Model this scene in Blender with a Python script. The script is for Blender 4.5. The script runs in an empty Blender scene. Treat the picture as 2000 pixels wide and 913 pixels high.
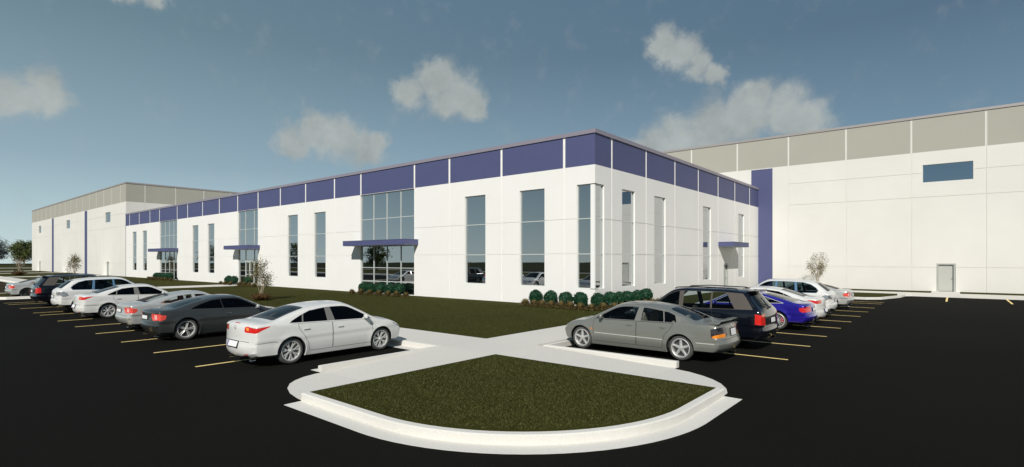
"""Corner office block with warehouse wings, parked cars and a planted crossing."""
SKY_STRENGTH = .08; SUN_E = 3.8; EXPO = 0.22
SKY_TINT = (1.0, 1.0, 1.0); CLOUD = (.37, .395, .38); SKY_GRAD = .85
SKY_L = [(0.0, (.50, .62, .64)), (.03, (.42, .55, .59)), (.15, (.25, .355, .41)), (.35, (.135, .215, .25)), (.6, (.10, .17, .23)), (1.0, (.065, .12, .20))]
SKY_R = [(0.0, (.50, .62, .64)), (.03, (.36, .49, .55)), (.15, (.15, .24, .31)), (.35, (.075, .13, .185)), (.6, (.06, .12, .19)), (1.0, (.05, .10, .19))]
import bpy, bmesh, math, random
import numpy as np
from mathutils import Vector, Matrix
from mathutils.geometry import delaunay_2d_cdt
random.seed(7); RNG = np.random.default_rng(7)
SC = bpy.context.scene
COL = SC.collection
R = math.radians

# ------------------------------------------------------------------ helpers
def link(o, parent=None):
    COL.objects.link(o)
    if parent is not None: o.parent = parent
    return o
def tag(o, label=None, cat=None, group=None, kind=None):
    if label: o['label'] = label
    if cat: o['category'] = cat
    if group: o['group'] = group
    if kind: o['kind'] = kind
    return o
def thing(name, label, cat, loc=(0, 0, 0), rz=0, group=None):
    o = bpy.data.objects.new(name, None); o.empty_display_size = .3
    o.location = loc; o.rotation_euler = (0, 0, rz)
    link(o); return tag(o, label, cat, group)
def copy_tree(o, parent=None):
    c = o.copy(); COL.objects.link(c)
    if parent is not None:
        c.parent = parent
    for ch in list(o.children): copy_tree(ch, c)
    return c
def mesh_obj(name, V, F, mats, parent=None, midx=None, smooth=False, weld=0, angle=None):
    me = bpy.data.meshes.new(name)
    me.from_pydata([tuple(map(float, v)) for v in V], [], [tuple(int(i) for i in f) for f in F])
    if not isinstance(mats, (list, tuple)): mats = [mats]
    for m in mats: me.materials.append(m)
    if midx is not None: me.polygons.foreach_set('material_index', list(midx))
    if weld:
        bm = bmesh.new(); bm.from_mesh(me)
        bmesh.ops.remove_doubles(bm, verts=bm.verts, dist=weld)
        bm.to_mesh(me); bm.free()
    if smooth:
        me.polygons.foreach_set('use_smooth', [True] * len(me.polygons))
        if angle is not None:
            bm = bmesh.new(); bm.from_mesh(me)
            for e in bm.edges:
                if len(e.link_faces) == 2 and e.calc_face_angle(0) > angle: e.smooth = False
            bm.to_mesh(me); bm.free()
    me.update()
    o = bpy.data.objects.new(name, me); link(o, parent); return o

class MB:
    """collects shapes into one mesh"""
    def __init__(s): s.V = []; s.F = []; s.M = []
    def add(s, V, F, m=0):
        n = len(s.V); s.V += [tuple(v) for v in V]; s.F += [tuple(i + n for i in f) for f in F]; s.M += [m] * len(F)
    def box(s, x0, x1, y0, y1, z0, z1, m=0):
        V = [(x, y, z) for x in (x0, x1) for y in (y0, y1) for z in (z0, z1)]
        s.add(V, [(0, 1, 3, 2), (4, 6, 7, 5), (0, 4, 5, 1), (2, 3, 7, 6), (0, 2, 6, 4), (1, 5, 7, 3)], m)
    def rbox(s, c, size, b=.02, rot=None, m=0, seg=2):
        bm = bmesh.new(); bmesh.ops.create_cube(bm, size=1)
        for v in bm.verts: v.co = Vector((v.co.x * size[0], v.co.y * size[1], v.co.z * size[2]))
        bmesh.ops.bevel(bm, geom=bm.edges[:] , offset=min(b, min(size) * .49), segments=seg, affect='EDGES', profile=.6)
        M = Matrix.Translation(c) @ (rot.to_4x4() if rot is not None else Matrix())
        bm.verts.index_update()
        s.add([M @ v.co for v in bm.verts], [[v.index for v in f.verts] for f in bm.faces], m); bm.free()
    def tube(s, pts, rad, n=8, m=0, caps=True):
        pts = [Vector(p) for p in pts]
        if not hasattr(rad, '__len__'): rad = [rad] * len(pts)
        base = len(s.V); up = Vector((.3, .2, .93))
        for i, p in enumerate(pts):
            d = (pts[min(i + 1, len(pts) - 1)] - pts[max(i - 1, 0)]).normalized()
            a = d.cross(up)
            if a.length < 1e-3: a = d.cross(Vector((1, 0, 0)))
            a.normalize(); b = d.cross(a)
            for k in range(n):
                t = 2 * math.pi * k / n
                s.V.append(tuple(p + (a * math.cos(t) + b * math.sin(t)) * rad[i]))
        for i in range(len(pts) - 1):
            for k in range(n):
                k2 = (k + 1) % n
                s.F.append((base + i * n + k, base + i * n + k2, base + (i + 1) * n + k2, base + (i + 1) * n + k)); s.M.append(m)
        if caps:
            s.F.append(tuple(base + k for k in range(n))[::-1]); s.M.append(m)
            e = base + (len(pts) - 1) * n
            s.F.append(tuple(e + k for k in range(n))); s.M.append(m)
    def lathe_y(s, prof, n=32, m=0, cx=0, cy=0, cz=0):
        """prof: list of (radius, y) revolved round the y axis"""
        base = len(s.V)
        for r, y in prof:
            for k in range(n):
                t = 2 * math.pi * k / n
                s.V.append((cx + r * math.cos(t), cy + y, cz + r * math.sin(t)))
        for i in range(len(prof) - 1):
            for k in range(n):
                k2 = (k + 1) % n
                s.F.append((base + i * n + k, base + (i + 1) * n + k, base + (i + 1) * n + k2, base + i * n + k2)); s.M.append(m)
    def poly_prism(s, pts, z0, z1, m=0, top=True, bottom=False, sides=True):
        n = len(pts); b = len(s.V)
        a = sum(pts[i][0] * pts[(i + 1) % n][1] - pts[(i + 1) % n][0] * pts[i][1] for i in range(n))
        if a < 0: pts = pts[::-1]
        s.V += [(p[0], p[1], z0) for p in pts] + [(p[0], p[1], z1) for p in pts]
        if top: s.F.append(tuple(b + n + i for i in range(n))); s.M.append(m)
        if bottom: s.F.append(tuple(b + i for i in range(n))[::-1]); s.M.append(m)
        if sides:
            for i in range(n):
                j = (i + 1) % n
                s.F.append((b + i, b + j, b + n + j, b + n + i)); s.M.append(m)
    def build(s, name, mats, parent=None, smooth=False, angle=None, weld=0):
        return mesh_obj(name, s.V, s.F, mats, parent, s.M, smooth, weld, angle)

# ------------------------------------------------------------------ materials
def new_mat(name):
    m = bpy.data.materials.new(name); m.use_nodes = True
    nt = m.node_tree; nt.nodes.clear()
    out = nt.nodes.new('ShaderNodeOutputMaterial')
    return m, nt, out
def N(nt, t, **kw):
    n = nt.nodes.new(t)
    for k, v in kw.items():
        if k in n.bl_rna.properties.keys() and not k[0].isupper(): setattr(n, k, v)
        else: n.inputs[k].default_value = v
    return n
def setin(n, **kw):
    for k, v in kw.items(): n.inputs[k.replace('_', ' ')].default_value = v
def rgba(c): return (c[0], c[1], c[2], 1)
def simple(name, col, rough=.5, metal=0, coat=0, var=0, vscale=3., bump=0, bscale=60., spec=.5, vdetail=4, emis=None):
    m, nt, out = new_mat(name)
    b = N(nt, 'ShaderNodeBsdfPrincipled')
    setin(b, Roughness=rough, Metallic=metal); b.inputs['Coat Weight'].default_value = coat
    b.inputs['Coat Roughness'].default_value = .06
    b.inputs['Specular IOR Level'].default_value = spec
    b.inputs['Base Color'].default_value = rgba(col)
    tc = N(nt, 'ShaderNodeTexCoord')
    if var:
        n = N(nt, 'ShaderNodeTexNoise'); setin(n, Scale=vscale, Detail=vdetail, Roughness=.6)
        nt.links.new(tc.outputs['Object'], n.inputs['Vector'])
        r = N(nt, 'ShaderNodeMapRange'); r.inputs['From Min'].default_value = .25; r.inputs['From Max'].default_value = .75
        r.inputs['To Min'].default_value = 1 - var; r.inputs['To Max'].default_value = 1 + var
        nt.links.new(n.outputs['Fac'], r.inputs['Value'])
        mx = N(nt, 'ShaderNodeVectorMath', operation='SCALE'); mx.inputs[0].default_value = col
        nt.links.new(r.outputs[0], mx.inputs['Scale'])
        nt.links.new(mx.outputs[0], b.inputs['Base Color'])
    if bump:
        n2 = N(nt, 'ShaderNodeTexNoise'); setin(n2, Scale=bscale, Detail=3.)
        nt.links.new(tc.outputs['Object'], n2.inputs['Vector'])
        bp = N(nt, 'ShaderNodeBump'); setin(bp, Strength=bump, Distance=.01)
        nt.links.new(n2.outputs['Fac'], bp.inputs['Height']); nt.links.new(bp.outputs[0], b.inputs['Normal'])
    if emis:
        b.inputs['Emission Color'].default_value = rgba(emis[0]); b.inputs['Emission Strength'].default_value = emis[1]
    nt.links.new(b.outputs[0], out.inputs[0])
    return m
def glass(name, tint, refl=1.0, rough=.0, tintmix=None):
    """thin tinted pane: tinted see-through plus fresnel mirror"""
    m, nt, out = new_mat(name)
    tr = N(nt, 'ShaderNodeBsdfTransparent'); tr.inputs[0].default_value = rgba(tint)
    gl = N(nt, 'ShaderNodeBsdfGlossy'); gl.inputs['Roughness'].default_value = rough; gl.inputs[0].default_value = (refl, refl, refl, 1)
    fr = N(nt, 'ShaderNodeFresnel'); fr.inputs['IOR'].default_value = 1.33
    ge = N(nt, 'ShaderNodeNewGeometry')
    mx = N(nt, 'ShaderNodeMixShader')
    nt.links.new(fr.outputs[0], mx.inputs[0]); nt.links.new(tr.outputs[0], mx.inputs[1]); nt.links.new(gl.outputs[0], mx.inputs[2])
    nt.links.new(mx.outputs[0], out.inputs[0])
    return m
def noise_mix(name, cols, scale, rough=.9, bump=0, bscale=80, detail=8., pos=None, spec=.3, big=None):
    m, nt, out = new_mat(name)
    b = N(nt, 'ShaderNodeBsdfPrincipled'); setin(b, Roughness=rough); b.inputs['Specular IOR Level'].default_value = spec
    tc = N(nt, 'ShaderNodeTexCoord')
    n = N(nt, 'ShaderNodeTexNoise'); setin(n, Scale=scale, Detail=detail, Roughness=.65)
    nt.links.new(tc.outputs['Object'], n.inputs['Vector'])
    cr = N(nt, 'ShaderNodeValToRGB'); e = cr.color_ramp.elements
    pos = pos or [.3 + .4 * i / (len(cols) - 1) for i in range(len(cols))]
    e[0].position = pos[0]; e[0].color = rgba(cols[0]); e[1].position = pos[-1]; e[1].color = rgba(cols[-1])
    for p, c in zip(pos[1:-1], cols[1:-1]):
        x = e.new(p); x.color = rgba(c)
    nt.links.new(n.outputs['Fac'], cr.inputs[0])
    col = cr.outputs[0]
    if big:
        n3 = N(nt, 'ShaderNodeTexNoise'); setin(n3, Scale=big[0], Detail=3., Roughness=.5)
        nt.links.new(tc.outputs['Object'], n3.inputs['Vector'])
        r = N(nt, 'ShaderNodeMapRange'); r.inputs['From Min'].default_value = .3; r.inputs['From Max'].default_value = .7
        r.inputs['To Min'].default_value = 1 - big[1]; r.inputs['To Max'].default_value = 1 + big[1]
        nt.links.new(n3.outputs['Fac'], r.inputs['Value'])
        mm = N(nt, 'ShaderNodeVectorMath', operation='SCALE')
        nt.links.new(col, mm.inputs[0]); nt.links.new(r.outputs[0], mm.inputs['Scale']); col = mm.outputs[0]
    nt.links.new(col, b.inputs['Base Color'])
    if bump:
        n2 = N(nt, 'ShaderNodeTexNoise'); setin(n2, Scale=bscale, Detail=3.)
        nt.links.new(tc.outputs['Object'], n2.inputs['Vector'])
        bp = N(nt, 'ShaderNodeBump'); setin(bp, Strength=bump, Distance=.02)
        nt.links.new(n2.outputs['Fac'], bp.inputs['Height']); nt.links.new(bp.outputs[0], b.inputs['Normal'])
    nt.links.new(b.outputs[0], out.inputs[0])
    return m

M = {}
M['wall'] = noise_mix('painted_concrete', [(.80, .79, .76), (.83, .82, .79)], .35, rough=.85, bump=.10, bscale=30, pos=[.3, .7], detail=3.)
M['wwall'] = noise_mix('warehouse_concrete', [(.70, .685, .64), (.735, .72, .675)], .3, rough=.85, bump=.10, bscale=30, pos=[.3, .7], detail=3.)
M['joint'] = simple('joint_white', (.82, .82, .80), .8)
M['blue'] = simple('blue_paint', (.075, .085, .19), .6, var=.05, vscale=.4)
M['band'] = simple('grey_paint', (.385, .375, .32), .75, var=.03, vscale=.3)
M['coping'] = simple('coping_metal', (.30, .275, .33), .45, metal=.2)
M['wcoping'] = simple('warehouse_coping_metal', (.36, .335, .33), .5, metal=.2)
M['roof'] = simple('roof_membrane', (.4, .4, .38), .9)
M['frame'] = simple('window_frame', (.62, .65, .62), .4, metal=.2)
M['doorgrey'] = simple('door_grey', (.45, .455, .42), .5)
M['doorframe'] = simple('door_frame_grey', (.40, .42, .39), .5)
M['metal'] = simple('brushed_metal', (.5, .5, .5), .3, metal=1)
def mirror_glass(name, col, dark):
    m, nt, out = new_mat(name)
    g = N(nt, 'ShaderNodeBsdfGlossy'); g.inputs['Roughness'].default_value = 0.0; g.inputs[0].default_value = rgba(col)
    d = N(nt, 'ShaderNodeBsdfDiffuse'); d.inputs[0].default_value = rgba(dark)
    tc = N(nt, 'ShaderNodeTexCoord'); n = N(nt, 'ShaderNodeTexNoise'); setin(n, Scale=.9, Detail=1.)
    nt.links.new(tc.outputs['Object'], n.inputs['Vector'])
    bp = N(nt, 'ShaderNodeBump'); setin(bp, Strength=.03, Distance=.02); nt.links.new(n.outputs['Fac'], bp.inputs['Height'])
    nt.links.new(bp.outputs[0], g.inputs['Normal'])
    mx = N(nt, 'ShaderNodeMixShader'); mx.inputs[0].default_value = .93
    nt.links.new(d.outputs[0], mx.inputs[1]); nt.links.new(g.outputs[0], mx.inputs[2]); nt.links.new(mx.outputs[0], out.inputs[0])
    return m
M['pane'] = mirror_glass('reflective_pane', (.52, .54, .56), (.02, .03, .035))
M['skytintpane'] = mirror_glass('sky_tinted_reflective_pane', (.44, .56, .68), (.02, .03, .045))  # blue tint painted in for the bluer sky reflection on the warehouse window
M['asphalt'] = noise_mix('asphalt', [(.0075, .0073, .0062), (.0105, .0102, .0088)], 14, rough=1, bump=.2, bscale=160, spec=.04, big=(.12, .10))
M['concrete'] = noise_mix('concrete', [(.60, .58, .53), (.66, .64, .59)], 18, rough=.9, bump=.15, bscale=120, big=(.25, .03))
M['kerb'] = noise_mix('kerb_concrete', [(.64, .62, .57), (.73, .71, .66)], 40, rough=.9, bump=.2, bscale=140, big=(.5, .05))
M['yellow'] = noise_mix('line_paint', [(.84, .62, .22), (.92, .72, .32)], 20, rough=.8)
M['grass'] = noise_mix('lawn', [(.012, .015, .002), (.042, .042, .008), (.080, .074, .020)], 34, rough=1, bump=.8, bscale=60, spec=.05, big=(.22, .16), pos=[.33, .5, .68])
M['soil'] = noise_mix('terrain', [(.012, .015, .005), (.03, .034, .010)], 2.0, rough=1, spec=.05, big=(.01, .2))
M['blade'] = noise_mix('grass_blade', [(.014, .022, .003), (.045, .050, .010), (.12, .12, .045)], 30, rough=.8, spec=.2, pos=[.35, .5, .65])
M['leaf'] = noise_mix('shrub_leaf', [(.002, .018, .007), (.004, .044, .016), (.014, .10, .038)], 22, rough=.55, spec=.35, pos=[.35, .52, .68])
M['dry'] = noise_mix('dry_blade', [(.075, .055, .018), (.16, .12, .045), (.23, .18, .075)], 14, rough=.8, spec=.2)
M['bark'] = noise_mix('bark', [(.10, .08, .06), (.2, .17, .13)], 12, rough=.95, bump=.5)
M['palebark'] = noise_mix('pale_bark', [(.32, .25, .17), (.55, .48, .38)], 9, rough=.9)
M['treeleaf'] = noise_mix('tree_leaf', [(.05, .07, .02), (.13, .16, .05)], .8, rough=.8, spec=.2)
M['paletree'] = noise_mix('tree_leaf_grey', [(.06, .08, .08), (.13, .16, .145)], .8, rough=.8, spec=.2)
M['saplingleaf'] = noise_mix('sapling_leaf', [(.045, .045, .010), (.12, .105, .03), (.25, .21, .09)], 6, rough=.8, spec=.2)
M['redleaf'] = noise_mix('red_leaf', [(.055, .03, .012), (.13, .07, .025)], 9, rough=.8, spec=.2)
M['mulch'] = noise_mix('mulch', [(.05, .035, .02), (.12, .09, .05)], 30, rough=1)
# ------------------------------------------------------------------ cars
def catmull(P, per=8):
    P = np.array(P, float); n = len(P); out = []; idx = []
    for i in range(n - 1):
        p0 = P[max(i - 1, 0)]; p1 = P[i]; p2 = P[i + 1]; p3 = P[min(i + 2, n - 1)]
        t0 = 0.; d = lambda a, b: max(np.linalg.norm((b - a)[:2]) ** .5, 1e-4)
        t1 = t0 + (d(p0, p1) if i > 0 else d(p1, p2)); t2 = t1 + d(p1, p2); t3 = t2 + (d(p2, p3) if i < n - 2 else d(p1, p2))
        if i == 0: p0 = 2 * p1 - p2
        if i == n - 2: p3 = 2 * p2 - p1
        for k in range(per if i < n - 2 else per + 1):
            f = k / per; t = t1 + (t2 - t1) * f
            A1 = (t1 - t) / (t1 - t0) * p0 + (t - t0) / (t1 - t0) * p1
            A2 = (t2 - t) / (t2 - t1) * p1 + (t - t1) / (t2 - t1) * p2
            A3 = (t3 - t) / (t3 - t2) * p2 + (t - t2) / (t3 - t2) * p3
            B1 = (t2 - t) / (t2 - t0) * A1 + (t - t0) / (t2 - t0) * A2
            B2 = (t3 - t) / (t3 - t1) * A2 + (t - t1) / (t3 - t1) * A3
            out.append((t2 - t) / (t2 - t1) * B1 + (t - t1) / (t2 - t1) * B2); idx.append(i + f)
    return np.array(out), np.array(idx)
def pip(px, py, poly):
    inside = np.zeros(len(px), bool); n = len(poly); j = n - 1
    for i in range(n):
        xi, yi = poly[i]; xj, yj = poly[j]
        c = ((yi > py) != (yj > py)) & (px < (xj - xi) * (py - yi) / ((yj - yi) if yj != yi else 1e-12) + xi)
        inside ^= c; j = i
    return inside
def dist_poly(P, Q, closed=False):
    Q = np.array(Q); A = Q if closed else Q[:-1]; B = np.roll(Q, -1, 0) if closed else Q[1:]
    D = B - A; L2 = np.maximum((D ** 2).sum(1), 1e-12)
    t = np.clip(((P[:, None, :] - A[None]) * D[None]).sum(2) / L2[None], 0, 1)
    C = A[None] + t[..., None] * D[None]
    return np.sqrt(((P[:, None, :] - C) ** 2).sum(2)).min(1)
def resample(poly, step, closed=True):
    out = []; n = len(poly)
    for i in range(n if closed else n - 1):
        a = np.array(poly[i], float); b = np.array(poly[(i + 1) % n], float)
        k = max(1, int(round(np.linalg.norm(b - a) / step)))
        for j in range(k): out.append(a + (b - a) * j / k)
    if not closed: out.append(np.array(poly[-1], float))
    return out
def smooth_poly(poly, it=2):
    P = [np.array(p, float) for p in poly]
    for _ in range(it):
        Q = []
        for i in range(len(P)):
            a, b = P[i], P[(i + 1) % len(P)]
            Q += [a * .75 + b * .25, a * .25 + b * .75]
        P = Q
    return [tuple(p) for p in P]
def clip_half(poly, f):
    out = []; n = len(poly)
    for i in range(n):
        a, b = poly[i], poly[(i + 1) % n]; fa, fb = f(*a), f(*b)
        if fa >= 0: out.append(a)
        if (fa >= 0) != (fb >= 0):
            t = fa / (fa - fb); out.append((a[0] + (b[0] - a[0]) * t, a[1] + (b[1] - a[1]) * t))
    return out
def inset_poly(poly, d):
    n = len(poly); ar = sum(poly[i][0] * poly[(i + 1) % n][1] - poly[(i + 1) % n][0] * poly[i][1] for i in range(n))
    s = 1 if ar > 0 else -1; out = []
    for i in range(n):
        a, b, c = [np.array(poly[(i + k) % n], float) for k in (-1, 0, 1)]
        e1 = (b - a) / max(np.linalg.norm(b - a), 1e-9); e2 = (c - b) / max(np.linalg.norm(c - b), 1e-9)
        n1 = np.array([-e1[1], e1[0]]) * s; n2 = np.array([-e2[1], e2[0]]) * s
        m = n1 + n2; m /= max(np.linalg.norm(m), 1e-9)
        k = d / max(m @ n1, .4); out.append(tuple(b + m * k))
    return out
def cdt(outer, regions, step, extra=()):
    """triangulate outer polygon with region polygons as constraints; returns pts, tris, region index per tri"""
    V = []; Ed = []
    def addloop(L):
        b = len(V); L = list(L)
        V.extend([(float(p[0]), float(p[1])) for p in L])
        Ed.extend([(b + i, b + (i + 1) % len(L)) for i in range(len(L))])
    addloop(outer)
    segs = [np.array(outer)]
    for r in regions:
        rr = resample(r, step * .7); addloop(rr); segs.append(np.array(rr))
    o = np.array(outer); mn = o.min(0); mx = o.max(0)
    g = np.array([(x, y) for i, x in enumerate(np.arange(mn[0] + step * .5, mx[0], step)) for y in np.arange(mn[1] + (step * .5 if i % 2 else step), mx[1], step)])
    pts = [g[pip(g[:, 0], g[:, 1], outer)]]
    if len(extra): pts.append(np.array(extra))
    for G, th in zip(pts, (step * .45, .004)):
        if not len(G): continue
        keep = np.ones(len(G), bool)
        for s in segs: keep &= dist_poly(G, s, True) > th
        if G is pts[0] and len(extra): keep &= np.sqrt(((G[:, None] - np.array(extra)[None]) ** 2).sum(2)).min(1) > step * .4
        V.extend([tuple(map(float, p)) for p in G[keep]])
    r = delaunay_2d_cdt([Vector(v) for v in V], Ed, [], 0, 1e-5, False)
    P = np.array([tuple(v) for v in r[0]]); T = np.array([tuple(f) for f in r[2]])
    c = P[T].mean(1)
    ins = pip(c[:, 0], c[:, 1], outer); T = T[ins]; c = c[ins]
    a = P[T]; area = abs((a[:, 1, 0] - a[:, 0, 0]) * (a[:, 2, 1] - a[:, 0, 1]) - (a[:, 2, 0] - a[:, 0, 0]) * (a[:, 1, 1] - a[:, 0, 1]))
    ok = area > 1e-8; T = T[ok]; c = c[ok]
    lab = -np.ones(len(T), int)
    for i, rg in enumerate(regions):
        m = pip(c[:, 0], c[:, 1], rg) & (lab < 0); lab[m] = i
    return P, T, lab

class CarShape:
    def __init__(s, sp):
        s.sp = sp
        C, s.idx = catmull(sp['prof'], 7)
        s.C = C[:, :2]; s.a = C[:, 2]
        d = np.gradient(s.C, axis=0); d /= np.linalg.norm(d, axis=1)[:, None]
        # profile runs rear bottom -> over the roof -> front bottom (x grows, z up): outward normal is left of travel
        s.n = np.stack([-d[:, 1], d[:, 0]], 1)
        s.E = s.C - s.n * s.a[:, None]
        s.s = np.r_[0, np.cumsum(np.linalg.norm(np.diff(s.C, axis=0), axis=1))]
        s.xmin, s.xmax = s.C[:, 0].min(), s.C[:, 0].max()
    def belt(s, x):
        b = s.sp['belt']; return b[1] + (x - b[0]) * (b[3] - b[1]) / (b[2] - b[0])
    def ybase(s, x, z):
        sp = s.sp; W = sp['W']; zb = s.belt(x); dz = z - zb
        t = np.clip((zb - z) / (zb - .2), 0, 1.3)
        low = W - .055 * np.abs((t - .42) / .58) ** 2.2
        cz = sp.get('crease', .70) + .03 * (x / 2)
        low = low + .010 * np.exp(-((z - cz) / .035) ** 2) - .008 * np.exp(-((z - cz + .07) / .05) ** 2)
        d = np.maximum(dz, 0)
        up = (W - .055 * (.42 / .58) ** 2.2) - .020 * np.clip(d / .03, 0, 1) - sp.get('tum', .40) * d - .25 * d ** 2
        y = np.where(dz > 0, up, low)
        tr = np.maximum(0, (s.xmin + .8 - x) / .8); tf = np.maximum(0, (x - (s.xmax - .95)) / .95)
        y = y - sp.get('tr', .08) * tr ** 2 - sp.get('tf', .16) * tf ** 2.2
        y = y - np.where(dz > 0, sp.get('cab', .05) * np.clip((-.4 - x) / 1.2, 0, 2) ** 2 * np.clip(dz / .1, 0, 1), 0)
        for xw in sp['wx']:
            rho = np.sqrt((x - xw) ** 2 + (z - sp['Rw']) ** 2); Ra = sp['Ra']
            y = y + sp.get('flare', .014) * np.exp(-(np.maximum(rho - Ra, 0) / .07) ** 2)
        return y
    def yside(s, x, z):
        P = np.stack([x, z], 1); d = dist_poly(P, s.E)
        r = s.sp.get('round', .06); q = np.clip(1 - d / r, 0, 1)
        return s.ybase(x, z) - r * (1 - np.sqrt(np.maximum(0, 1 - q * q)))
    def side3(s, P, off=0, sgn=1):
        P = np.array(P, float); y = s.yside(P[:, 0], P[:, 1]) + off
        return np.stack([P[:, 0], sgn * y, P[:, 1]], 1)
    def S(s, idx): return np.interp(idx, s.idx, s.s)
    def top3(s, P, off=0):
        P = np.array(P, float); S = P[:, 0]; u = P[:, 1] / s.sp['W']
        cx = np.interp(S, s.s, s.C[:, 0]); cz = np.interp(S, s.s, s.C[:, 1]); a = np.interp(S, s.s, s.a)
        nx = np.interp(S, s.s, s.n[:, 0]); nz = np.interp(S, s.s, s.n[:, 1])
        ex, ez = cx - nx * a, cz - nz * a
        w = s.ybase(ex, ez) - s.sp.get('round', .06)
        au = np.abs(u); k = a * au ** 2.3 - off
        return np.stack([cx - nx * k, w * u, cz - nz * k], 1)
    def ribbon(s, pts, w, off, sgn=1, mb=None, m=0, closed=False, top=False):
        pts = np.array(resample(pts, .04, closed))
        nxt = np.roll(pts, -1, 0) if closed else np.r_[pts[1:], pts[-1:]]
        prv = np.roll(pts, 1, 0) if closed else np.r_[pts[:1], pts[:-1]]
        d = nxt - prv; d /= np.maximum(np.linalg.norm(d, axis=1), 1e-9)[:, None]
        nn = np.stack([-d[:, 1], d[:, 0]], 1)
        f = (lambda Q, o: s.top3(Q, o)) if top else (lambda Q, o: s.side3(Q, o, sgn))
        A = f(pts + nn * w / 2, off); B = f(pts - nn * w / 2, off)
        n = len(pts); V = np.r_[A, B]; F = []
        for i in range(n if closed else n - 1):
            j = (i + 1) % n; q = (i, j, n + j, n + i)
            F.append(q if sgn > 0 else q[::-1])
        mb.add(V, F, m)

def orient(V, F, outward):
    V = np.array(V); out = []
    for f in F:
        a, b, c = V[f[0]], V[f[1]], V[f[2]]
        out.append(tuple(f) if np.cross(b - a, c - a) @ outward((a + b + c) / 3) > 0 else tuple(f)[::-1])
    return out

def wheel_meshes(style, Rw, width, mats):
    """returns builder(parent, location, sign)"""
    Ri = Rw * .75
    tyre = MB()
    h = width / 2
    prof = [(Ri - .012, -h + .02), (Ri + .01, -h + .008), (Ri + (Rw - Ri) * .5, -h), (Rw - .03, -h + .008), (Rw - .008, -h + .03), (Rw, -h + .06), (Rw, h - .06), (Rw - .008, h - .03), (Rw - .03, h - .008), (Ri + (Rw - Ri) * .5, h), (Ri + .01, h - .008), (Ri - .012, h - .02)]
    tyre.lathe_y(prof, 44)
    rim = MB()
    rim.lathe_y([(Ri + .004, h - .012), (Ri - .012, h - .006), (Ri - .028, h - .014), (Ri - .034, h - .05), (Ri - .05, -h + .02), (Ri, -h + .01)], 44)
    yf = h - .022
    def spoke(a0, a1, r0, r1, w0, w1, th=.03, dish=.022):
        # spoke from (r0,a0) to (r1,a1)
        p0 = np.array([r0 * math.cos(a0), r0 * math.sin(a0)]); p1 = np.array([r1 * math.cos(a1), r1 * math.sin(a1)])
        d = (p1 - p0) / np.linalg.norm(p1 - p0); nn = np.array([-d[1], d[0]])
        V = []; K = 4
        for k in range(K + 1):
            f = k / K; p = p0 + (p1 - p0) * f; w = w0 + (w1 - w0) * f
            yy = yf - dish * (1 - f) ** 1.5 * 0 - dish * math.sin(math.pi * f) * .4 - .004
            for sx, yo in ((-.5, -th), (-.5, -.006), (-.28, 0), (.28, 0), (.5, -.006), (.5, -th)):
                q = p + nn * w * sx; V.append((q[0], yy + yo, q[1]))
        F = []
        for k in range(K):
            for j in range(5): F.append((k * 6 + j, k * 6 + j + 1, (k + 1) * 6 + j + 1, (k + 1) * 6 + j))
        rim.add(V, F)
    ro = Ri - .02
    if style == 'five':
        for k in range(5):
            a = 2 * math.pi * k / 5 + .3; spoke(a, a, .04, ro, .075, .055, .04)
    elif style == 'ysplit':
        for k in range(7):
            a = 2 * math.pi * k / 7 + .2
            spoke(a, a, .035, ro * .55, .05, .05); spoke(a, a - .19, ro * .45, ro, .035, .045); spoke(a, a + .19, ro * .45, ro, .035, .045)
    elif style == 'twin':
        for k in range(5):
            a = 2 * math.pi * k / 5 + .5
            spoke(a - .28, a - .11, .05, ro, .026, .03); spoke(a + .28, a + .11, .05, ro, .026, .03)
    elif style == 'multi':
        for k in range(15):
            a = 2 * math.pi * k / 15; spoke(a, a + .03, .04, ro, .018, .022)
    elif style == 'six':
        for k in range(6):
            a = 2 * math.pi * k / 6; spoke(a, a, .04, ro, .085, .045, .04)
    rim.lathe_y([(0.0001, yf + .004), (.028, yf + .003), (.034, yf - .004), (.062, yf - .008), (.07, yf - .03)], 24)
    for k in range(5):
        a = 2 * math.pi * k / 5
        rim.lathe_y([(.0001, yf - .001), (.007, yf - .002), (.009, yf - .012)], 8, cx=.047 * math.cos(a), cz=.047 * math.sin(a), m=0)
    disc = MB(); disc.lathe_y([(.05, .02), (Ri * .78, .02), (Ri * .78, .0), (.05, .0)], 36)
    back = MB(); back.lathe_y([(.0001, -.02), (Ri - .05, -.02)], 24)
    cal = MB(); cal.rbox(Vector((-Ri * .62, .03, .03)), (.09, .06, .2), .02)
    T = tyre.build('tyre', mats['tyre'], None, True, R(50)); G = rim.build('rim', mats['rim'], None, True, R(35))
    D = disc.build('brake_disc', mats['disc'], None, True, R(40)); K = cal.build('brake_caliper', mats['caliper'], None, True, R(40))
    B = back.build('wheel_back', mats['dark'], None)
    for o in (T, G, D, K, B): COL.objects.unlink(o)
    def put(parent, loc, sgn):
        w = bpy.data.objects.new('wheel', None); w.empty_display_size = .1; w.location = loc
        if sgn < 0: w.rotation_euler = (0, 0, math.pi)
        link(w, parent)
        for o in (T, G, D, K):
            c = o.copy(); c.parent = w; COL.objects.link(c)
        return w
    return put, (T, G, D, K, B)

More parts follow.
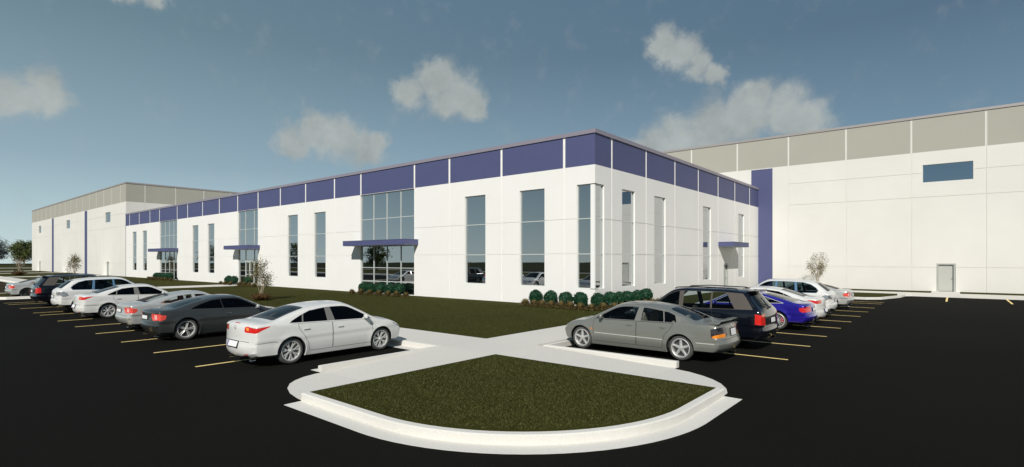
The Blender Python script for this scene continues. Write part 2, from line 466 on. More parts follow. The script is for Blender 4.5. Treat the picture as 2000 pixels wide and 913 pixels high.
M['tyre'] = simple('tyre_rubber', (.06, .06, .057), .8, bump=.1)
M['alloy'] = simple('alloy', (.62, .62, .60), .38, metal=.5)
M['darkalloy'] = simple('dark_alloy', (.05, .05, .052), .35, metal=.7)
M['disc'] = simple('disc_steel', (.14, .14, .14), .4, metal=.8)
M['redcal'] = simple('red_caliper', (.5, .01, .04), .4)
M['darkcal'] = simple('dark_caliper', (.06, .06, .06), .5)
M['black'] = simple('black_plastic', (.012, .012, .013), .5)
M['gloss'] = simple('gloss_black', (.01, .01, .012), .12, coat=.5)
M['seam'] = simple('seam_shadow_gap', (.02, .02, .02), .9)
M['chrome'] = simple('chrome', (.75, .75, .75), .12, metal=1)
M['brightmould'] = simple('bright_moulding', (.5, .5, .47), .4)
M['red'] = simple('red_lens', (.62, .012, .008), .18, coat=.6)
M['salmon'] = simple('pale_red_lens', (.72, .07, .05), .2, coat=.5)
M['pinkclear'] = simple('pink_clear_lens', (.75, .42, .38), .2, coat=.5)
M['amber'] = simple('amber_lens', (.85, .26, .02), .2, coat=.6)
M['clear'] = simple('clear_lens', (.5, .52, .54), .12, metal=.7, coat=.6)
M['smoke'] = simple('smoked_lens', (.04, .035, .045), .08, metal=.3, coat=1)
M['plate'] = simple('plate_white', (.8, .8, .8), .4)
M['plateblue'] = simple('plate_blue', (.02, .03, .35), .4)
M['trim'] = simple('window_trim_dark', (.03, .03, .03), .3)
M['greytrim'] = simple('pillar_grey', (.16, .16, .15), .5)
M['browntrim'] = simple('pillar_brown', (.07, .06, .05), .7)
M['bluetrim'] = simple('pillar_blue', (.08, .17, .28), .4)
M['beige'] = simple('seat_leather_beige', (.30, .27, .22), .6)
M['peach'] = simple('seat_leather_tan', (.42, .17, .085), .6)
M['cabin'] = simple('cabin_dark', (.02, .02, .02), .8)
M['gdark'] = glass('dark_tinted_glass', (.04, .05, .06))
M['gmid'] = glass('tinted_glass', (.35, .42, .43))
M['gopen'] = glass('open_clear_glass', (.94, .95, .94), .35)
M['gclear'] = glass('clear_glass', (.72, .78, .78))
M['white'] = simple('white_paint', (.66, .66, .635), .34, coat=.5, spec=.4)
M['silver'] = simple('silver_paint', (.52, .53, .51), .33, metal=.35, coat=.6)
M['grey'] = simple('grey_metallic_paint', (.235, .24, .215), .33, metal=.4, coat=.5)
M['darkgrey'] = simple('dark_grey_paint', (.050, .055, .056), .32, metal=.35, coat=.6)
M['navy'] = simple('navy_paint', (.003, .004, .008), .18, coat=.8)
M['blueP'] = simple('deep_blue_paint', (.022, .014, .30), .22, metal=.3, coat=1)

def zscale(sp):
    k = sp.get('zk', 1); sp = dict(sp); f = lambda z: None if z is None else (z if z < .45 else .45 + (z - .45) * k)
    sp['prof'] = [(x, f(z), a) for x, z, a in sp['prof']]; b = sp['belt']; sp['belt'] = (b[0], f(b[1]), b[2], f(b[3]))
    g2 = lambda L: [(x, f(z)) for x, z in L]
    sp['dlo_rear'] = g2(sp['dlo_rear']); sp['doors'] = [g2(d) for d in sp['doors']]; sp['handles'] = g2(sp['handles'])
    sp['lights'] = [(n_, a, b_, g2(p), t) for n_, a, b_, p, t in sp['lights']]; sp['side_extra'] = [(n_, g2(p)) for n_, p in sp.get('side_extra', [])]
    sp['mirror'] = (sp['mirror'][0], f(sp['mirror'][1])); sp['seams'] = [g2(L) for L in sp.get('seams', [])]; sp['mould'] = [g2(L) for L in sp.get('mould', [])]
    return sp
def build_car(name, sp, label, group=None):
    sp = zscale(sp)
    sh = CarShape(sp); root = thing(name, label, sp['cat'], group=group)
    paint = M[sp['paint']]; W = sp['W']; Rw = sp['Rw']; Ra = sp['Ra']; zs = sp['sill']
    xr, xf = sp['wx']
    # side outline
    def arch(xw, z0, z1):
        a0 = math.asin((z0 - Rw) / Ra); a1 = math.asin((z1 - Rw) / Ra)
        A = np.linspace(a0, math.pi - a1, 26)
        return [(xw + Ra * math.cos(a), Rw + Ra * math.sin(a)) for a in A]
    E = sh.E; zf, zr = max(E[-1][1], zs), max(E[0][1], zs)
    outer = [tuple(p) for p in E]
    outer += resample([(E[-1][0], E[-1][1]), arch(xf, zf, zs)[0]], .07, False)[1:-1]
    outer += arch(xf, zf, zs)
    outer += resample([arch(xf, zf, zs)[-1], arch(xr, zs, zr)[0]], .07, False)[1:-1]
    outer += arch(xr, zs, zr)
    outer += resample([arch(xr, zs, zr)[-1], tuple(E[0])], .07, False)[1:-1]
    outer = [tuple(map(float, p)) for p in outer]
    # window polygon
    Eat = lambda i: (float(np.interp(i, sh.idx, E[:, 0])), float(np.interp(i, sh.idx, E[:, 1])))
    nat = lambda i: (float(np.interp(i, sh.idx, sh.n[:, 0])), float(np.interp(i, sh.idx, sh.n[:, 1])))
    ins = sp.get('pillar', .07); dl = []
    for i in np.arange(sp['dlo_i'][0], sp['dlo_i'][1] - .01, -.2):
        e, nn = Eat(i), nat(i); p = (e[0] - nn[0] * ins, e[1] - nn[1] * ins)
        if p[1] > sh.belt(p[0]) + .03: dl.append(p)
    dl += sp['dlo_rear']
    dl = [(x, max(z, sh.belt(x) + .012)) for x, z in dl]
    x0 = dl[0][0] + .05
    dl = [(x0, sh.belt(x0) + .012)] + dl
    dlo = dl
    g = inset_poly(resample(dlo, .08), .012); g = [tuple(p) for p in g]
    panes = []
    zl, zh = .95, .95 + sp['H'] * .28
    def sidef(c, sg):
        xb, xt = c
        return lambda x, z: sg * (x - (xb + (xt - xb) * (z - zl) / (zh - zl)))
    cuts = sp['cuts']      # list of (line_rear, line_front) pane limits, front to rear
    for lr, lf in cuts:
        p = g
        if lr is not None: p = clip_half(p, sidef(lr, 1))
        if lf is not None: p = clip_half(p, sidef(lf, -1))
        if len(p) > 2: panes.append([tuple(map(float, q)) for q in p])
    doors = [[(x, z if z is not None else sh.belt(x) + .004) for x, z in d] for d in sp['doors']]
    regs = []; kinds = []
    for p in panes: regs.append(p); kinds.append('pane')
    regs.append(dlo); kinds.append('trim')
    for nm, i0, i1, pts, tp in sp['lights']:
        ii = np.arange(len(sh.idx))[(sh.idx >= i0 - 1e-6) & (sh.idx <= i1 + 1e-6)]
        ed = [tuple(E[k]) for k in ii]
        # side outline is edge samples then the extra side points
        if pts: regs.append(ed + pts); kinds.append(nm)
    for nm, pts in sp.get('side_extra', []): regs.append(pts); kinds.append(nm)
    if sp.get('cladding'):
        c = sp['cladding']; regs.append([(-3, -.1), (3, -.1), (3, c), (-3, c)]); kinds.append('cladding')
    for d in doors: regs.append(d); kinds.append('door')
    # clip: regions that leave outer are fine (centroid test), but only add constraints inside
    extra = []
    for dd in (.012, .03, .055):
        for k in range(0, len(E), 1):
            extra.append((E[k][0] - sh.n[k][0] * dd, E[k][1] - sh.n[k][1] * dd))
    extra = np.array(extra); ok = pip(extra[:, 0], extra[:, 1], outer); extra = extra[ok]
    de = dist_poly(extra, E); extra = extra[de > .009]
    P, T, lab = cdt(outer, regs, .055, extra)
    acc = {}
    for sgn in (1, -1):
        V = sh.side3(P, 0, sgn)
        # exact outline vertices
        for li in set(lab.tolist()):
            t = T[lab == li]
            F = orient(V, t, lambda c: np.array([0, sgn, 0.]))
            key = (kinds[li] if li >= 0 else 'body', li, sgn)
            acc.setdefault(key, []).append((V, F))
    # top skin
    tregs = []; tk = []
    toP = lambda pts: [(float(sh.S(i)), u * W) for i, u in pts]
    for nm, pts in sp['top']:
        tregs.append(toP(pts)); tk.append((nm, 0))
    for nm, i0, i1, pts, tp in sp['lights']:
        if tp:
            for sgn in (1, -1):
                ii = sh.idx[(sh.idx >= i0 - 1e-6) & (sh.idx <= i1 + 1e-6)]
                L = [(i, sgn) for i in ii] + [(i, u * sgn) for i, u in tp]
                tregs.append(toP(L)); tk.append((nm, sgn))
    Smax = float(sh.s[-1])
    rect = [(float(v), W) for v in sh.s] + [(Smax, W - 2 * W * k / 24) for k in range(1, 24)] + [(float(v), -W) for v in sh.s[::-1]] + [(0., -W + 2 * W * k / 24) for k in range(1, 24)]
    tex = []
    for k in range(0, len(sh.s), 1):
        for u in (.96, .9, -.96, -.9): tex.append((sh.s[k], u * W))
    P2, T2, lab2 = cdt(rect, tregs, .06, [t for t in tex if 0.02 < t[0] < Smax - .02])
    V2 = sh.top3(P2)
    nn = lambda c: np.array([np.sign(c[0]) * .6, 0, 1.]) 
    # normals: use profile normal at vertex
    nxs = np.interp(P2[:, 0], sh.s, sh.n[:, 0]); nzs = np.interp(P2[:, 0], sh.s, sh.n[:, 1])
    def orient2(F):
        out = []
        for f in F:
            a, b, c = V2[f[0]], V2[f[1]], V2[f[2]]; n0 = np.array([nxs[f[0]], 0, nzs[f[0]]])
            out.append(tuple(f) if np.cross(b - a, c - a) @ n0 > 0 else tuple(f)[::-1])
        return out
    for li in set(lab2.tolist()):
        F = orient2(T2[lab2 == li]); nm, sg = tk[li] if li >= 0 else ('body', 0)
        acc.setdefault((nm, 't%d' % li, sg), []).append((V2, F))
    def emit(keys, nm, mat, parent, extra_mb=None, ang=R(38)):
        mb = MB()
        for k in keys:
            for V, F in acc[k]:
                used = sorted(set(i for f in F for i in f)); mp = {u: i for i, u in enumerate(used)}
                mb.add([V[u] for u in used], [tuple(mp[i] for i in f) for f in F])
        if not mb.V: return None
        return mb.build(nm, mat, parent, True, ang, weld=.0008)
    ks = list(acc)
    body = emit([k for k in ks if k[0] == 'body'], 'body', paint, root)
    if any(k[0] == 'cladding' for k in ks):
        emit([k for k in ks if k[0] == 'cladding'], 'cladding', M['black'], root)
    if any(k[0] == 'valance' for k in ks):
        emit([k for k in ks if k[0] == 'valance'], 'bumper_valance', M['black'], root)
    for sgn in (1, -1): emit([k for k in ks if k[0] == 'trim' and k[2] == sgn], 'window_surround', M[sp.get('trimmat', 'trim')], root)
    if any(k[0] == 'spoiler' for k in ks): emit([k for k in ks if k[0] == 'spoiler'], 'spoiler', M['gloss'], root)
    gl = M[sp['glass']]
    ws = emit([k for k in ks if k[0] == 'windshield'], 'windshield', M[sp.get('wsglass', sp['glass'])], root)
    rw = emit([k for k in ks if k[0] == 'rear_window'], 'rear_window', M[sp.get('rwglass', sp['glass'])], root)
    pane_ks = [k for k in ks if k[0] == 'pane']
    if any(k[0] == 'blacktop' for k in ks): emit([k for k in ks if k[0] == 'blacktop'], 'rear_window_surround', M['trim'], root)
    doorobj = {}
    for sgn in (1, -1):
        for di, d in enumerate(doors):
            kk = [k for k in ks if k[0] == 'door' and k[2] == sgn and regs[k[1]] is d]
            if not kk: continue
            do = emit(kk, 'door', paint, root); doorobj[(di, sgn)] = do
            hx, hz = sp['handles'][di]
            hb = MB(); y = float(sh.yside(np.array([hx]), np.array([hz]))[0])
            hb.rbox(Vector((hx, sgn * (y + .016), hz)), (.17, .022, .028), .01)
            hb.rbox(Vector((hx - .07, sgn * (y + .004), hz)), (.02, .02, .02), .004); hb.rbox(Vector((hx + .07, sgn * (y + .004), hz)), (.02, .02, .02), .004)
            hb.build('handle', M[sp.get('handlemat', sp['paint'])], do, True, R(40))
        for k in [k for k in pane_ks if k[2] == sgn]:
            li = k[1]; par = doorobj.get((min(li, len(doors) - 1), sgn), root) if li < len(doors) else root
            emit([k], 'side_window', gl, par)
    # lights
    lm = {'taillight': M[sp.get('tailmat', 'red')], 'headlight': M['clear'], 'indicator': M['amber'], 'reflector': M['red'], 'marker': M['amber'], 'foglight': M['clear']}
    tl = {}
    for nm in ('taillight', 'headlight'):
        for sgn in (1, -1):
            kk = [k for k in ks if k[0] == nm and k[2] == sgn]
            if kk: tl[(nm, sgn)] = emit(kk, nm, lm[nm], root)
    for k in ks:
        if k[0] == 'reflector' and k[2] == 0: emit([k], 'reflector', M['red'], root)
        if k[0] == 'indicator' and k[2] == 0: emit([k], 'indicator', M['amber'], root)
        if k[0] == 'reversing_light': emit([k], 'reversing_light', M['pinkclear'], root)
    for nm in ('indicator', 'reflector', 'marker', 'foglight'):
        for sgn in (1, -1):
            kk = [k for k in ks if k[0] == nm and k[2] == sgn]
            if kk: emit(kk, nm, lm[nm], tl.get(('taillight', sgn), root) if nm == 'indicator' else root)
    for nm, mat in (('brake_light', 'red'), ('grille', 'black')):
        kk = [k for k in ks if k[0] == nm]
        if kk: emit(kk, nm, M[mat], root)
    # seams, mouldings
    for sgn in (1, -1):
        for di, d in enumerate(doors):
            sm = MB(); sh.ribbon(d, .009, .0012, sgn, sm, closed=True); sm.build('panel_gap', M['seam'], doorobj.get((di, sgn), root))
        for L in sp.get('seams', []):
            sm = MB(); sh.ribbon(L, .008, .004, sgn, sm); sm.build('panel_gap', M['seam'], root)
    for L in sp.get('topseams', []):
        sm = MB(); sh.ribbon([(float(sh.S(i)), u * W) for i, u in L], .009, .003, 1, sm, top=True); sm.build('panel_gap', M['seam'], root)
    for sgn in (1, -1):
        if sp.get('dlochrome'):
            tr = MB(); sh.ribbon(resample(dlo, .05), .014, .004, sgn, tr, closed=True); tr.build('window_moulding', M[sp.get('mouldmat', 'chrome')], root, True)
        for L in sp.get('mould', []):
            tr = MB(); sh.ribbon(L, .02, .006, sgn, tr); tr.build('moulding', M['brightmould'], root, True)
    # arch lips and liners
    for xw, z0, z1 in ((xf, zf, zs), (xr, zs, zr)):
        A = arch(xw, z0, z1)
        for sgn in (1, -1):
            ar = MB()
            O = sh.side3(A, 0, sgn); n = len(A)
            prev = O
            for dy, rr in ((.012, -.014), (.03, -.014), (.36, .0)):
                Q = np.array([(xw + (x - xw) * (Ra + rr) / Ra, sgn * (abs(o[1]) - dy), Rw + (z - Rw) * (Ra + rr) / Ra) for (x, z), o in zip(A, O)])
                F = [(i, i + 1, n + i + 1, n + i) for i in range(n - 1)]
                ar.add(np.r_[prev, Q], F, 0 if dy < .02 else 1); prev = Q
            c = len(ar.V); ar.V.append((xw, sgn * (W - .45), Rw)); b = c - n
            for i in range(n - 1): ar.F.append((b + i, b + i + 1, c)); ar.M.append(1)
            ar.build('wheel_arch', [paint if not sp.get('cladding') else M['black'], M['black']], root)
    # underbody + inner tub
    ub = MB()
    ub.box(xr + Ra, xf - Ra, -W + .07, W - .07, zs - .0, zs + .12)
    ub.box(sh.xmin + .36, xr - Ra + .02, -W + .22, W - .22, zs + .08, zs + .16); ub.box(xf + Ra - .02, sh.xmax - .36, -W + .25, W - .25, zs + .06, zs + .14)
    ub.box(sh.xmin + .36, sh.xmax - .4, -W + .42, W - .42, zs + .07, zs + .25)
    ub.build('underbody', M['black'], root)
    tb = MB(); bz = sh.belt(0) - .10
    x0, x1 = sp['tub']
    for a, b, c, d_, e, f_ in ((x0, x1, -W + .16, W - .16, .30, .34), (x0, x0 + .03, -W + .16, W - .16, .34, bz), (x1 - .03, x1, -W + .16, W - .16, .34, bz), (x0, x1, -W + .13, -W + .16, .3, bz), (x0, x1, W - .16, W - .13, .3, bz)):
        tb.box(a, b, c, d_, e, f_)
    tb.rbox(Vector((x1 - .18, 0, bz - .06)), (.4, 2 * W - .36, .22), .06)
    tb.box(x0 - .32, x0 + .02, -W + .22, W - .22, bz - .03, bz - .01)
    # steering wheel
    tb.tube([(x1 - .50 + .07 * math.sin(a), .36 + .17 * math.cos(a), bz + .06 + .16 * math.sin(a)) for a in np.linspace(0, 2 * math.pi, 17)], .014, 6, caps=False)
    tb.tube([(x1 - .5, .36, bz + .06), (x1 - .25, .36, bz - .02)], .03, 6)
    tb.build('dashboard', M[sp.get('tubmat', 'cabin')], root, True, R(40))
    seat = MB(); sx = sp.get('seatx', .25)
    for yy in (-.36, .36):
        seat.rbox(Vector((sx, yy, .50)), (.5, .48, .16), .06)
        seat.rbox(Vector((sx - .28, yy, .80)), (.13, .46, .56), .06, Matrix.Rotation(-.22, 3, 'Y'))
        seat.rbox(Vector((sx - .37, yy, 1.13)), (.09, .25, .17), .04, Matrix.Rotation(-.15, 3, 'Y'))
    rx = sp.get('rearx', -.72)
    seat.rbox(Vector((rx, 0, .50)), (.45, 1.3, .16), .06)
    seat.rbox(Vector((rx - .28, 0, .76)), (.13, 1.28, .5), .06, Matrix.Rotation(-.3, 3, 'Y'))
    if sp.get('rearhead', True):
        for yy in (-.36, .36): seat.rbox(Vector((rx - .37, yy, 1.03)), (.08, .22, .13), .035)
    seat.build('seat', M[sp.get('seatmat', 'cabin')], root, True, R(40))
    # wheels
    put, protos = wheel_meshes(sp['wheel'], Rw, sp.get('tw', .215), {'tyre': M['tyre'], 'rim': M[sp['rim']], 'disc': M['disc'], 'caliper': M[sp.get('cal', 'darkcal')], 'dark': M['black']})
    for xw in (xr, xf):
        for sgn in (1, -1): put(root, (xw, sgn * (W - .055 - sp.get('tw', .215) / 2 + sp.get('wo', .0)), Rw), sgn)
    for o in protos: bpy.data.objects.remove(o)
    # mirrors
    mx, mz = sp['mirror']
    for sgn in (1, -1):
        mb = MB(); y = float(sh.yside(np.array([mx]), np.array([mz]))[0])
        mb.rbox(Vector((mx + .02, sgn * (y + .13), mz + .06)), (.09, .17, .115), .04, Matrix.Rotation(sgn * .18, 3, 'Z'), seg=3)
        mb.rbox(Vector((mx + .03, sgn * (y + .03), mz + .01)), (.06, .12, .035), .012)
        mb.build('mirror', M[sp.get('mirrormat', sp['paint'])], doorobj.get((0, sgn), root), True, R(40))
    # plate + badge
    def frame_at(i, u, off=0.):
        s0 = float(sh.S(i)); p = sh.top3([(s0, u * W)], off)[0]; q = sh.top3([(s0 + .02, u * W)], off)[0]; r_ = sh.top3([(s0, u * W + .02)], off)[0]
        ez = Vector(q - p).normalized(); ey = Vector(r_ - p).normalized(); ex = ez.cross(ey) if True else None
        if ex.x > 0: ex = -ex
        # columns: x = outward(-), y, z up
        m = Matrix((ex, ey, ez)).transposed(); return Vector(p), m
    if sp.get('plate'):
        p, m = frame_at(sp['plate'][0], 0, .012)
        mb = MB(); w_, h_ = sp['plate'][1:3]
        mb.rbox(p, (.012, w_ + .03, h_ + .03), .004, m, 0, 1); mb.rbox(p + m @ Vector((.006, 0, 0)), (.012, w_, h_), .003, m, 1, 1)
        if sp.get('plateblue'): mb.rbox(p + m @ Vector((.008, w_ / 2 - .02, 0)), (.0125, .042, h_), .003, m, 2, 1)
        mb.build('licence_plate', [M['black'], M['plate'], M['plateblue']], root)
    if sp.get('badge'):
        p, m = frame_at(sp['badge'], 0, .006); mb = MB()
        pts = [p + m @ Vector((.0, .05 * math.cos(a), .045 * math.sin(a))) for a in np.linspace(0, 2 * math.pi, 21)]
        mb.tube(pts, .006, 6, caps=False)
        mb.tube([p + m @ Vector((0, .045, .008)), p + m @ Vector((0, 0, -.022)), p + m @ Vector((0, -.045, .008))], .005, 6)
        mb.build('badge', M['brightmould'], root, True)
    for yy in sp.get('exh', (.5, -.5)):
        ex = MB()
        z_ = sp.get('exz', zs - .005); x_ = sh.xmin + sp.get('exx', .17)
        ex.tube([(x_ + .12, yy, z_), (x_ - .02, yy, z_)], .034, 14, caps=False); ex.tube([(x_ - .02, yy, z_), (x_ + .11, yy, z_)], .028, 14, caps=False)
        ex.build('exhaust_pipe', M['chrome'], root, True)
    if sp.get('wing'): sp['wing'](sh, root)
    if sp.get('extra'): sp['extra'](sh, root)
    return root

def prof_A():
    a = lambda L: [(x, z, k) for x, z, k in L]
    return a([(-2.26, .22, .10), (-2.39, .31, .15), (-2.44, .50, .17), (-2.395, .66, .14), (-2.38, .86, .13), (-2.34, 1.03, .11), (-2.19, 1.085, .05), (-1.80, 1.10, .03), (-1.30, 1.26, .045), (-.85, 1.375, .045), (-.45, 1.43, .045), (0, 1.445, .045), (.35, 1.42, .05), (.85, 1.22, .08), (1.30, .985, .07), (1.75, .89, .06), (2.08, .77, .10), (2.26, .63, .18), (2.31, .44, .22), (2.23, .23, .20)])
WS = lambda w=.86: ('windshield', [(12.15, -w + .02), (12.6, -w), (13.9, -w - .02), (13.93, 0), (13.9, w + .02), (12.6, w), (12.15, w - .02)])
def RW(i0, i1, w0=.82, w1=.80): return ('rear_window', [(i0, -w0 + .1), (i0 + .12, -w0), (i1 - .15, -w1), (i1, -w1 + .1), (i1, w1 - .1), (i1 - .15, w1), (i0 + .12, w0), (i0, w0 - .1)])
SPEC = {}
SPEC['A'] = dict(cat='car', prof=prof_A(), W=.90, H=1.44, belt=(-1.4, 1.005, 1.3, .935), zk=1.045, Rw=.34, Ra=.385, sill=.19, wx=(-1.36, 1.365), paint='white', glass='gdark',
    dlo_i=(14.3, 9.3), dlo_rear=[(-.80, 1.29), (-1.08, 1.19), (-1.34, 1.075), (-1.42, 1.02), (-1.28, .98)], pillar=.062,
    cuts=[((-.12, -.19), None), ((-1.06, -.96), (-.36, -.36)), (None, (-1.10, -1.0))], trimmat='greytrim',
    doors=[[(1.02, .30), (1.05, .62), (.98, None), (-.22, None), (-.21, .60), (-.21, .30)], [(-.225, .30), (-.225, .60), (-.235, None), (-1.20, None), (-1.16, .86), (-1.02, .68), (-.92, .50), (-.88, .30)]],
    handles=[(.0, .83), (-.98, .855)], dlochrome=True, mouldmat='white',
    lights=[('taillight', 4.0, 4.99, [(-2.08, .98), (-1.90, 1.0), (-1.93, .975), (-2.12, .90), (-2.2, .86)], [(4.99, .70), (4.7, .58), (4.15, .56), (4.0, .62)]),
            ('headlight', 15.9, 17.0, [(2.02, .62), (1.8, .74), (1.72, .80)], [(17.0, .70), (16.5, .66), (15.9, .80)]),
            ],
    top=[WS(), ('indicator', [(4.25, .66), (4.7, .63), (4.7, .75), (4.25, .77)]), ('indicator', [(4.25, -.66), (4.7, -.63), (4.7, -.75), (4.25, -.77)]), ('rear_window', [(7.42, -.66), (7.5, -.72), (8.65, -.70), (8.72, -.6), (8.72, .6), (8.65, .70), (7.5, .72), (7.42, .66)]), ('blacktop', [(7.12, -.80), (7.2, -.86), (8.85, -.85), (8.95, -.8), (8.95, .8), (8.85, .85), (7.2, .86), (7.12, .80)]), ('brake_light', [(5.15, -.17), (5.35, -.17), (5.35, .17), (5.15, .17)]),
         ('reflector', [(.75, .55), (1.05, .55), (1.05, .78), (.75, .78)]), ('reflector', [(.75, -.55), (1.05, -.55), (1.05, -.78), (.75, -.78)]), ('valance', [(0.02, -.70), (.62, -.72), (.62, .72), (0.02, .70)])],
    topseams=[[(2.95, -.8), (2.95, .8)], [(14.1, -.92), (14.1, .92)], [(14.15, .86), (16.2, .80)], [(14.15, -.86), (16.2, -.8)]],
    seams=[[(-2.25, .60), (-1.85, .62), (-1.72, .60)]], tub=(-1.15, 1.2), mirror=(.74, .97), plate=(2.45, .50, .14), plateblue=True, badge=4.5, wheel='ysplit', rim='alloy', exh=(.58, -.58), tr=.10)
SPEC['G'] = dict(cat='car', prof=[(-2.42, .25, .08), (-2.56, .35, .13), (-2.62, .52, .14), (-2.56, .64, .12), (-2.53, .82, .11), (-2.49, .98, .09), (-2.34, 1.02, .045), (-1.88, 1.04, .03), (-1.44, 1.20, .045), (-1.0, 1.34, .045), (-.50, 1.41, .045), (.0, 1.425, .045), (.45, 1.38, .05), (.95, 1.17, .08), (1.42, .94, .06), (1.85, .865, .06), (2.18, .75, .10), (2.34, .61, .17), (2.38, .42, .2), (2.29, .22, .18)],
    W=.90, H=1.42, belt=(-1.5, .965, 1.3, .915), zk=1.02, Rw=.335, Ra=.385, sill=.20, wx=(-1.47, 1.55), paint='grey', glass='gclear', crease=.66, tum=.42,
    dlo_i=(14.3, 9.4), dlo_rear=[(-1.10, 1.24), (-1.32, 1.16), (-1.46, 1.07), (-1.49, 1.01), (-1.38, .97)], pillar=.055,
    cuts=[((-.16, -.22), None), ((-1.02, -.92), (-.36, -.36)), ((-1.38, -1.22), (-1.05, -.95))], trimmat='greytrim',
    doors=[[(1.10, .30), (1.14, .62), (1.10, None), (-.23, None), (-.22, .30)], [(-.235, .30), (-.245, None), (-1.30, None), (-1.20, .80), (-1.06, .66), (-1.0, .48), (-.98, .30)]],
    handles=[(-.02, .83), (-1.0, .84)], handlemat='grey', mould=[[(-1.0, .52), (1.08, .535)], [(-2.36, .52), (-1.90, .52)]], mouldmat='clear', dlochrome=False,
    lights=[('indicator', 3.25, 3.72, [(-2.36, .735), (-2.29, .70), (-2.34, .665)], [(3.72, .60), (3.25, .60)]),
            ('taillight', 3.25, 4.75, [(-2.36, .90), (-2.26, .88), (-2.28, .68), (-2.38, .66)], [(4.75, .60), (4.4, .50), (3.6, .50), (3.25, .56)]),
            ('headlight', 15.8, 17.0, [(2.1, .62), (1.95, .76), (1.82, .80)], [(17.0, .66), (16.5, .62), (15.8, .75)])],
    side_extra=[('marker', [(1.15, .62), (1.21, .62), (1.21, .66), (1.15, .66)])], tailmat='smoke',
    top=[WS(), RW(7.15, 8.85, .86, .84), ('grille', [(17.2, -.35), (16.6, -.3), (16.6, .3), (17.2, .35)]), ('valance', [(18.25, -.98), (18.98, -.98), (18.98, .98), (18.25, .98)])],
    topseams=[[(2.95, -.85), (2.95, .85)], [(14.1, -.92), (14.1, .92)]],
    tub=(-1.25, 1.25), rearx=-.85, seatx=.12, mirror=(.80, .95), mirrormat='grey', plate=(3.75, .34, .17), badge=4.6, wheel='five', rim='alloy', seatmat='beige', exh=(-.55, -.63), exz=.195)
def wing_G(sh, root):
    mb = MB(); W = sh.sp['W']
    us = np.linspace(-1, 1, 21); V = []; 
    for u in us:
        y = u * (W - .13); lift = .045 * (1 - max(0, (abs(u) - .86) / .14) ** 2) ; sw = .05 * abs(u) ** 2
        for dx, dz in ((-.10, 0), (-.12, .02), (.0, .028), (.16, .006), (.17, -.006), (.02, -.006)):
            V.append((-2.39 + dx + sw, y, 1.02 + dz + lift * (1 if dx < .05 else .75)))
    F = []
    for k in range(20):
        for j in range(6): F.append((k * 6 + j, k * 6 + (j + 1) % 6, (k + 1) * 6 + (j + 1) % 6, (k + 1) * 6 + j))
    F += [tuple(range(6)), tuple(range(120, 126))[::-1]]
    mb.add(V, F)
    for sg in (1, -1): mb.rbox(Vector((-2.32, sg * (W - .17), 1.03)), (.18, .05, .07), .02)
    for yy in (-.35, .35): mb.rbox(Vector((-2.33, yy, 1.04)), (.10, .04, .06), .01)
    mb.build('spoiler', M['grey'], root, True, R(45))
SPEC['G']['wing'] = wing_G
coupe = [(-2.16, .25, .08), (-2.27, .36, .14), (-2.36, .52, .16), (-2.31, .64, .13), (-2.28, .82, .12), (-2.26, .97, .10), (-2.12, 1.02, .05), (-1.72, 1.045, .03), (-1.2, 1.20, .045), (-.72, 1.305, .045), (-.28, 1.365, .045), (.08, 1.37, .045), (.38, 1.34, .05), (.88, 1.14, .08), (1.40, .90, .06), (1.8, .83, .06), (2.08, .72, .10), (2.24, .58, .18), (2.29, .42, .2), (2.2, .22, .18)]
SPEC['B'] = dict(cat='car', prof=coupe, W=.925, H=1.37, belt=(-1.4, .975, 1.3, .895), zk=1.04, Rw=.36, Ra=.405, sill=.18, wx=(-1.37, 1.38), paint='darkgrey', glass='gdark', crease=.68, flare=.02,
    dlo_i=(14.3, 9.9), dlo_rear=[(-.60, 1.235), (-.95, 1.13), (-1.20, 1.03), (-1.26, .985)], pillar=.055,
    cuts=[((-.20, -.28), None), (None, (-.225, -.305))], doors=[[(1.02, .26), (1.08, .6), (1.02, None), (-.24, None), (-.28, .8), (-.30, .55), (-.26, .26)]],
    handles=[(-.08, .78)], handlemat='chrome', dlochrome=False,
    tailmat='salmon', lights=[('taillight', 3.3, 4.45, [(-2.04, .85), (-1.96, .84), (-1.98, .74), (-2.07, .69)], [(4.45, .60), (4.2, .55), (3.5, .64), (3.3, .72)]),
            ('headlight', 15.9, 17.0, [(2.0, .60), (1.85, .72), (1.75, .76)], [(17.0, .62), (16.5, .58), (15.9, .75)])],
    top=[WS(), RW(7.1, 8.9, .84, .82), ('reversing_light', [(3.55, .80), (4.25, .76), (4.25, .92), (3.55, .92)]), ('reversing_light', [(3.55, -.80), (4.25, -.76), (4.25, -.92), (3.55, -.92)]), ('valance', [(.02, -.6), (.7, -.66), (.7, .66), (.02, .6)])], topseams=[[(2.9, -.85), (2.9, .85)]], seams=[[(-2.2, .62), (-1.85, .62)]],
    tub=(-1.1, 1.2), mirror=(.86, .90), mirrormat='silver', plate=(3.7, .46, .11), wheel='twin', rim='alloy', exh=(.55, -.55), rearx=-.62)
SPEC['C'] = dict(SPEC['B']); SPEC['C'].update(tubmat='peach', rwglass='gopen', paint='silver', glass='gclear', seatmat='peach', handlemat='silver', rim='darkalloy', mirrormat='silver', dlochrome=True, mouldmat='silver',
    cuts=[((.02, -.02), None), (None, (-.10, -.14))], trimmat='silver', tub=(-1.3, 1.2),
    doors=[[(1.02, .26), (1.08, .6), (1.02, None), (-.05, None), (-.05, .26)], [(-.07, .26), (-.07, None), (-1.05, None), (-1.0, .78), (-.9, .5), (-.88, .26)]], handles=[(.1, .78), (-.82, .79)])
